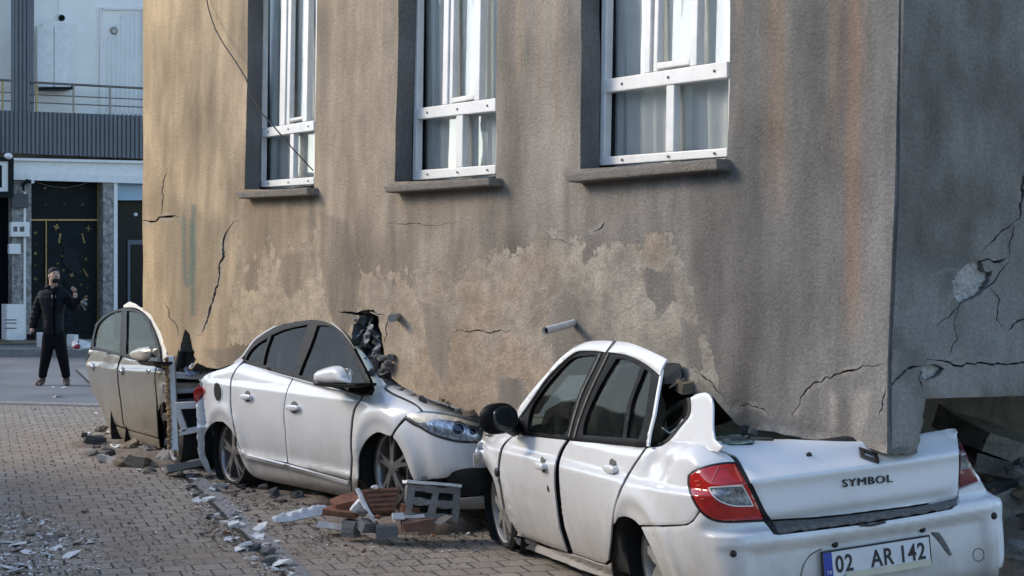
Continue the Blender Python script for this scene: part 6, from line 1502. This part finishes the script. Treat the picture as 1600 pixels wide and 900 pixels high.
# long crumpled white sheet of plaster
P = [(424, 808), (440, 803), (462, 797), (484, 793), (505, 789), (515, 794), (510, 803), (492, 806), (470, 811), (448, 815), (428, 816)]
V, T = triangulate(smooth_poly(P), [], 3.0); g0 = gp(470, 816)
W = hit_plane(V, g0 + np.array([0, 0, .06]), np.array([.05, -.75, .66])); d = np.clip(sdist(V, P) / 6, 0, 1)
W = W + np.array([0, -.2, 1])[None] * ((fbm(V[:, 0] * .10, V[:, 1] * .22, 3.0, 4) - .4) * .10 * d)[:, None]
tag(sheet_solid(W, T, .02, 'plaster_sheet', white_frag, None, np.array([0, -1, .5])), 'long crumpled white plaster sheet on the paving in front of the middle car', 'plaster')
for i, (x, y, s, key, lab) in enumerate(((465, 781, .16, 'dark_fragment', 'dark grey stone behind the crumpled white plaster sheet'), (492, 779, .15, 'concrete_fragment', 'grey concrete lump under the sill of the middle car, right of the dark stone'),
                      (430, 776, .12, 'dark_fragment', 'small dark stone under the middle car, left of the larger dark stone'), (520, 780, .13, 'dark_fragment', 'dark stone right of the grey concrete lump under the middle car'),
                      (150, 696, .26, 'dark_fragment', 'large dark stone in the drain beside the silver car'), (205, 706, .30, 'tan_fragment', 'big tan rubble lump under the silver car'),
                      (232, 712, .26, 'concrete_fragment', 'grey rubble lump by the front wheel of the silver car'), (190, 728, .18, 'tan_fragment', 'flat tan stone beside the drain below the silver car'),
                      (216, 728, .22, 'tan_fragment', 'pale tan rubble below the silver car, nearest the drain'), (275, 712, .26, 'tan_fragment', 'orange tan rubble lump at the foot of the upright white frame'))):
    chunk(key, gp(x, y), s, lab, 'stone', None, .8, 'rubble_stone', None, i % 6)
brickbit(175, 720, 15.2, (.30, .05, .05), (-28, 0, 12), M['pale_plaster'], 'pale stick of mouldings lying across the drain near the silver car', 'moulding', 'plaster_moulding')
brickbit(345, 757, 13.2, (.13, .05, .02), (0, 0, 0), M['pale_plaster'], 'flat pale strip against the rear tyre of the middle car', 'plaster', 'plaster_slab')
# loose debris, each piece its own object -----------------------------------------
scatter(110, [(185, 642), (205, 640), (300, 715), (380, 790), (440, 850), (470, 900), (420, 905), (360, 850), (300, 790), (240, 725), (195, 675)], ['plaster_fragment', 'concrete_fragment', 'plaster_flake', 'plaster_flake'], .025, .13, 'pale plaster fragment strewn along the dark drain line', 'rubble', 'plaster fragments along the drain', name='plaster_fragment')
scatter(46, [(0, 818), (60, 812), (130, 830), (150, 850), (120, 880), (60, 900), (0, 900)], ['plaster_flake', 'plaster_fragment', 'concrete_fragment', 'plaster_flake'], .025, .14, 'white plaster flake in the litter at the lower left corner', 'rubble', 'plaster flakes at the lower left', (.12, .3), name='plaster_flake')
scatter(70, [(330, 790), (430, 780), (520, 800), (500, 830), (420, 850), (340, 850), (290, 830)], ['brick_fragment', 'brick_fragment', 'tan_fragment', 'concrete_fragment'], .018, .055, 'small reddish brick crumb scattered left of the brick pile', 'rubble', 'brick crumbs on the paving', name='brick_fragment')
scatter(46, [(330, 755), (400, 758), (540, 782), (560, 800), (480, 792), (400, 780), (340, 772)], ['dark_fragment', 'concrete_fragment', 'tan_fragment', 'dark_fragment'], .03, .10, 'grey rubble piece lying under the sill of the middle car', 'rubble', 'rubble under the middle car', name='concrete_fragment')
scatter(85, [(110, 680), (165, 672), (250, 700), (300, 715), (310, 735), (240, 740), (170, 730), (120, 700)], ['tan_fragment', 'concrete_fragment', 'tan_fragment', 'dark_fragment', 'plaster_fragment'], .03, .17, 'tan rubble piece heaped beneath the silver car', 'rubble', 'rubble beneath the silver car', name='tan_fragment')
scatter(30, [(640, 815), (760, 815), (790, 850), (720, 870), (600, 850), (560, 840)], ['concrete_fragment', 'plaster_fragment', 'dark_fragment'], .015, .05, 'small grey crumb on the paving between the two white cars', 'rubble', 'crumbs between the white cars', name='concrete_fragment')
scatter(60, [(500, 812), (560, 836), (640, 846), (735, 836), (745, 815), (690, 822), (560, 812)], ['concrete_fragment', 'brick_fragment', 'tan_fragment', 'plaster_fragment', 'dark_fragment'], .015, .07, 'mixed rubble bit lying around the brick and block pile', 'rubble', 'rubble bits around the brick pile', name='concrete_fragment')
scatter(40, [(560, 852), (745, 846), (720, 862), (520, 868), (470, 845)], ['concrete_fragment', 'plaster_fragment', 'brick_fragment'], .008, .03, 'tiny debris bit on the paving in front of the brick pile', 'rubble', 'tiny bits before the brick pile', name='concrete_fragment')
scatter(24, [(0, 640), (150, 640), (300, 800), (250, 880), (0, 800)], ['concrete_fragment', 'tan_fragment', 'plaster_flake'], .02, .06, 'stray debris chip on the open paving at left', 'rubble', 'stray chips on the paving', name='concrete_fragment')
scatter(12, [(60, 605), (420, 605), (420, 628), (60, 626)], ['plaster_fragment', 'plaster_flake'], .05, .14, 'white scrap lying on the road by the kerb strip', 'rubble', 'scraps on the road', name='plaster_fragment')
for i, (x, y, r_, h_) in enumerate(((205, 708, .55, .10), (245, 716, .5, .12), (165, 694, .5, .08), (215, 726, .4, .06), (285, 722, .5, .12), (430, 772, .45, .07), (500, 780, .45, .08), (360, 760, .35, .05))):
    mound('debris_bed', [low_heap(x, y, r_, h_), low_heap(x + 14, y + 4, r_ * .6, h_ * .8)], M['crumb_mix'], ('dusty brown debris bed beneath the silver car by its sill', 'dusty debris bed at the front wheel of the silver car', 'dusty debris bed in the drain by the rear wheel of the silver car', 'thin debris bed beside the drain below the silver car', 'debris bed below the white sash in the gap', 'grey debris bed under the rear door of the middle car', 'grey debris bed under the front door of the middle car', 'thin debris bed behind the rear wheel of the middle car')[i], 11 + i, .035, .028)
# fine grit nobody could count: one object
V, Fc = [], []
def grit(n, area, smin, smax):
    A = np.array(area, float); lo, hi = A.min(0), A.max(0); k = 0
    while k < n:
        p = (rng.uniform(lo[0], hi[0]), rng.uniform(lo[1], hi[1]))
        if vnoise(p[0] * .02, p[1] * .04, 3.0) < rng.random() * .9 or not inside([p], A)[0]: 
            k += .2; continue
        g = ground(*p); s = rng.uniform(smin, smax); b = len(V)
        for _ in range(5): V.append(tuple(g + np.array([rng.uniform(-s, s), rng.uniform(-s, s), rng.uniform(0, s)])))
        Fc.extend([(b, b+1, b+2), (b, b+2, b+3), (b+1, b+3, b+2), (b+2, b+4, b+3), (b, b+3, b+4), (b, b+4, b+1)]); k += 1
grit(3400, [(0, 640), (160, 640), (420, 760), (800, 830), (800, 900), (0, 900)], .004, .014)
grit(900, [(180, 640), (215, 640), (480, 900), (400, 900)], .006, .022)
grit(900, [(290, 780), (520, 780), (520, 850), (330, 860)], .005, .016)
grit(260, [(0, 800), (150, 830), (150, 900), (0, 900)], .005, .016)
o = mesh('grit', V, Fc, M['crumb_mix']); tag(o, 'fine grit and crumbs spread over the paving', 'grit', None, 'stuff')
V, Fc = [], []
grit(420, [(0, 800), (150, 830), (160, 900), (0, 900)], .005, .02); grit(1100, [(180, 640), (215, 640), (480, 900), (400, 900)], .005, .016); grit(300, [(300, 780), (800, 800), (760, 870), (330, 870)], .004, .012)
o = mesh('white_grit', V, Fc, white_frag); tag(o, 'white plaster dust crumbs on the paving', 'grit', None, 'stuff')
# ---------------------------------------------------------------- gap between the silver and the middle car
GY = 14.9
mound('rubble_heap', LOW, M['crumb_mix'], 'low heap of grey brown crumbs under the bricks beside the front wheel of the middle car', 5, .03, .03)
hp = at(292, 700, 15.2)
mound('rubble_heap', [((hp[0] + .05, hp[1] + .1, 0), .42, .22), ((hp[0] + .25, hp[1] + .3, 0), .4, .42)], M['concrete'], 'tan rubble heap between the silver car and the middle car', 3)
def plank(name, a, b, Y, w, d, mat, label, cat, dy=0.0):
    A, B = at(*a, Y), at(*b, Y - dy); t = (B - A) / np.linalg.norm(B - A); s = np.cross(t, [0, 1, 0]); s /= np.linalg.norm(s); n = np.cross(s, t)
    mb = MB(); mb.bar(A, B, w, d, s, n); return tag(mb.build(name, mat, bevel=.006), label, cat)
e = tag(bpy.data.objects.new('window_frame', None), 'upright white window frame bar edged with orange foam beside the silver car', 'frame'); e.location = at(270, 700, 14.7); C.objects.link(e)
mb = MB(); A, B = at(266, 556, 14.85), at(273, 703, 14.6); mb.bar(A, B, .076, .06, np.array([1, 0, 0]), np.array([0, 1, 0])); mb.build('frame_bar', M['pvc'], e, bevel=.006)
mb = MB(); path = [at(260 + 6 * f + rng.uniform(-1, 1), 560 + 142 * f, 14.78 - .2 * f) for f in np.linspace(0, 1, 60)]; mb.tube(path, [.021 * rng.uniform(.6, 1.25) for _ in path], 7); mb.build('foam_edge', simple('orange pur foam', (.34, .23, .12), .9, var=.5, scale=40, bump=.8), e)
e = tag(bpy.data.objects.new('window_frame', None), 'white corner of a window sash lying in the rubble gap', 'frame'); e.location = at(292, 650, 14.6); C.objects.link(e)
for a, b, w in (((277, 637), (290, 674), .052), ((274, 634), (318, 632), .058), ((282, 676), (318, 669), .05)):
    mb = MB(); A, B = at(*a, 14.62), at(*b, 14.62); t = (B - A) / np.linalg.norm(B - A); s = np.cross(t, [0, 1, 0]); mb.bar(A, B, w, .06, s, np.array([0, 1, 0])); mb.build('frame_bar', M['pvc'], e, bevel=.006)
for i, (y, h, mat, lab) in enumerate(((584, .05, M['pvc'], 'white board topmost in the stacked slabs of the gap'), (600, .055, M['tan_plaster'], 'upper beige slab stacked in the gap behind the upright frame'), (611, .04, M['pale_plaster'], 'middle beige slab stacked in the gap behind the upright frame'),
                                 (624, .03, M['dark_stone'], 'dark slab under the beige slabs in the gap'), (652, .06, M['tan_plaster'], 'tan slab seen through the white sash corner'), (688, .05, M['concrete'], 'grey slab at the bottom of the gap'))):
    brickbit(296, y, 15.05 - .02 * i, (.34, .4, h), (rng.uniform(-12, 12), rng.uniform(-4, 4), rng.uniform(-5, 5)), mat, lab, 'slab', 'rubble_slab', .008)
mb = MB(); P = [(288, 578), (300, 569), (317, 570), (312, 582), (300, 586), (290, 585)]; V, T = triangulate(smooth_poly(P), [], 2.5)
W = hit_plane(V, at(300, 585, 14.75), np.array([.1, -.8, .6])); W = W + np.array([0, -.5, 1])[None] * ((fbm(V[:, 0] * .2, V[:, 1] * .3, 2.0, 3) - .5) * .06)[:, None]
tag(sheet_solid(W, T, .015, 'metal_scrap', simple('bluish scrap sheet', (.30, .31, .36), .35, .4, var=.4, scale=12), None, np.array([0, -1, .5])), 'bent bluish metal scrap on top of the slabs in the gap', 'scrap')
mb = MB(); A, B = at(262, 752, 13.9), at(312, 735, 14.2); tag(brickbit(290, 728, 14.2, (.32, .28, .06), (15, -8, -10), M['concrete'], 'grey slab tilted on the ground behind the rear bumper of the middle car', 'slab', 'rubble_slab'))
# rough crushed edge of plaster above the hood of the middle car
scatterY = [(612, 598), (628, 606), (646, 614), (662, 622), (684, 629), (690, 622), (700, 633), (716, 640), (732, 644), (742, 646)]
for i, (x, y) in enumerate(scatterY):
    w = on_wall([(x, y)], .03)[0]; chunk(('dark_fragment', 'concrete_fragment', 'tan_fragment')[i % 3], w - np.array([0, 0, .02]), rng.uniform(.03, .075), 'crumbled plaster piece on the hood of the middle car', 'rubble', 'plaster pieces on the hood', 1, 'plaster_fragment')
for i, (x, y, s) in enumerate(((1052, 590, .14), (1060, 600, .10), (1070, 606, .09), (1164, 674, .08), (1176, 676, .07), (1090, 618, .05))):
    w = on_wall([(x, y)], .02)[0]; chunk(('dark_fragment', 'concrete_fragment', 'tan_fragment')[i % 3], w - np.array([0, 0, .02]), s, 'broken wall piece wedged above the trunk of the front car', 'rubble', 'wall pieces on the front car', 1.3, 'wall_fragment')
# pipes sticking out of the wall
e = empty('drain_pipe', on_wall([(898, 504)])[0], 'pale plastic pipe stub sticking out of the wall above the front car', 'pipe')
mb = MB(); A = on_wall([(899, 504)], -.02)[0]; B = on_wall([(852, 517)], .30)[0]; mb.tube([A, B], .021, 14, False); mb.tube([B, A], .017, 14, False); mb.build('pipe_wall', simple('grey pvc pipe', (.74, .73, .70), .45, var=.15), e, True)
mb = MB(); mb.tube([A + (B - A) * .93, A + (B - A) * .9], .0165, 14); mb.build('pipe_bore', M['dark_void'], e)
e = tag(bpy.data.objects.new('drain_pipe', None), 'short grey pipe stub in the wall beside the breach', 'pipe'); e.location = on_wall([(622, 494)])[0]; C.objects.link(e)
mb = MB(); A = on_wall([(624, 494)], -.02)[0]; B = on_wall([(612, 497)], .10)[0]; mb.tube([A, B], .028, 12); mb.build('pipe_wall', simple('shaded pvc pipe', (.30, .29, .28), .5), e, True)
# hanging cable
mb = MB(); path = [on_wall([q], .02 + .10 * math.sin(i / 10 * math.pi))[0] for i, q in enumerate(((321, -12), (326, 15), (336, 45), (350, 70), (368, 96), (384, 122), (395, 152), (408, 176), (428, 198), (452, 226), (470, 246), (489, 266)))]
tag(MB().tube(path, .0055, 6).build('cable', M['black_rubber'], None, True), 'thin black cable sagging across the left part of the wall', 'cable')
# torn metal in the breach above the middle car
e = empty('torn_cladding', on_wall([(570, 540)])[0], 'torn dark metal and plaster scraps hanging in the wall breach', 'scrap')
tm = simple('torn bluish metal', (.10, .115, .14), .55, .3, var=.6, scale=14, bump=.4)
for i, P in enumerate(([(566, 495), (574, 493), (570, 515), (560, 535), (548, 532), (556, 512)], [(574, 496), (581, 496), (586, 520), (584, 548), (578, 560), (577, 530)], [(586, 505), (592, 508), (595, 540), (592, 556), (588, 540)], [(552, 530), (566, 522), (572, 528), (558, 544), (548, 540)])):
    V, T = triangulate(smooth_poly(P), [], 3.0); W = on_wall(V, -.06) + wn_ * ((fbm(V[:, 0] * .12, V[:, 1] * .08, i * 3.0, 3) - .4) * .16)[:, None]
    sheet_solid(W, T, .008, 'cladding_strip', (tm, tm, tm, M['pale_plaster'])[i], e, wn_)
for i in range(14):
    x, y = rng.uniform(580, 612), rng.uniform(555, 596); w = on_wall([(x, y)], rng.uniform(.0, .05))[0]
    chunk(rng.choice(['dark_fragment', 'shaded_fragment', 'concrete_fragment']), w, rng.uniform(.05, .11), 'dark rubble crumb filling the foot of the wall breach', 'rubble', 'rubble in the breach', 1, 'dark_fragment')
# ---------------------------------------------------------------- crushed storey under the end wall
mb = MB(); mb.box(c0 + we * 0.3 + wd * 2.6 + (0, 0, 0), we * 9, wd * .2, (0, 0, 1.1)); tag(mb.build('cellar_wall', M['rubble_dark']), 'dark cellar wall deep under the sunken floor at right', 'wall')
hp = at(1600, 800, 9.4)
mound('rubble_heap', [((hp[0] + .6, hp[1] + .6, 0), 1.1, .75), ((hp[0] + .2, hp[1] + 1.3, 0), .9, .7), ((hp[0] + 1.5, hp[1] - .2, 0), 1.0, .5), ((hp[0] - .1, hp[1] + .3, 0), .5, .35)], M['rubble_dark'], 'shaded rubble heap under the sunken floor at the right edge', 9)
for i, (x, y, Y, size, rot, mat, lab) in enumerate(((1560, 690, 9.6, (.55, .5, .12), (20, 12, 18), M['rubble_dark'], 'dark slab topmost in the cellar rubble'), (1575, 745, 9.2, (.34, .3, .10), (-15, -20, 12), M['rubble_dark'], 'grey slab leaning in the cellar rubble beside the far tail lamp'),
        (1585, 800, 9.0, (.26, .22, .30), (10, 5, -12), M['rubble_dark'], 'upright concrete block in the cellar rubble'), (1535, 716, 9.7, (.26, .3, .10), (40, 12, -14), M['rubble_dark'], 'dark tilted sheet behind the far tail lamp'))):
    brickbit(x, y, Y, size, rot, mat, lab, 'slab', 'rubble_slab', .02)
for x, y, Y, s, lab in ((1584, 862, 8.55, .22, 'pale rubble lump beside the right end of the rear bumper'), (1600, 835, 8.9, .20, 'grey rubble lump above the pale lump by the bumper'), (1578, 838, 9.1, .14, 'small dark lump in the cellar rubble above the pale lump')):
    chunk('concrete_fragment', at(x, y, Y) - np.array([0, 0, s * .2]), s, lab, 'stone', None, 1, 'rubble_stone')

for i in range(26):
    x, y, Y = rng.uniform(1530, 1625), rng.uniform(720, 880), rng.uniform(8.75, 9.5)
    chunk(rng.choice(['shaded_fragment', 'concrete_fragment', 'tan_fragment']), at(x, max(y, 700 + (x - 1530) * .2), Y), rng.uniform(.06, .16), 'broken masonry lump heaped in the shadow under the sunken floor', 'rubble', 'masonry lumps under the sunken floor', 1, 'masonry_lump')
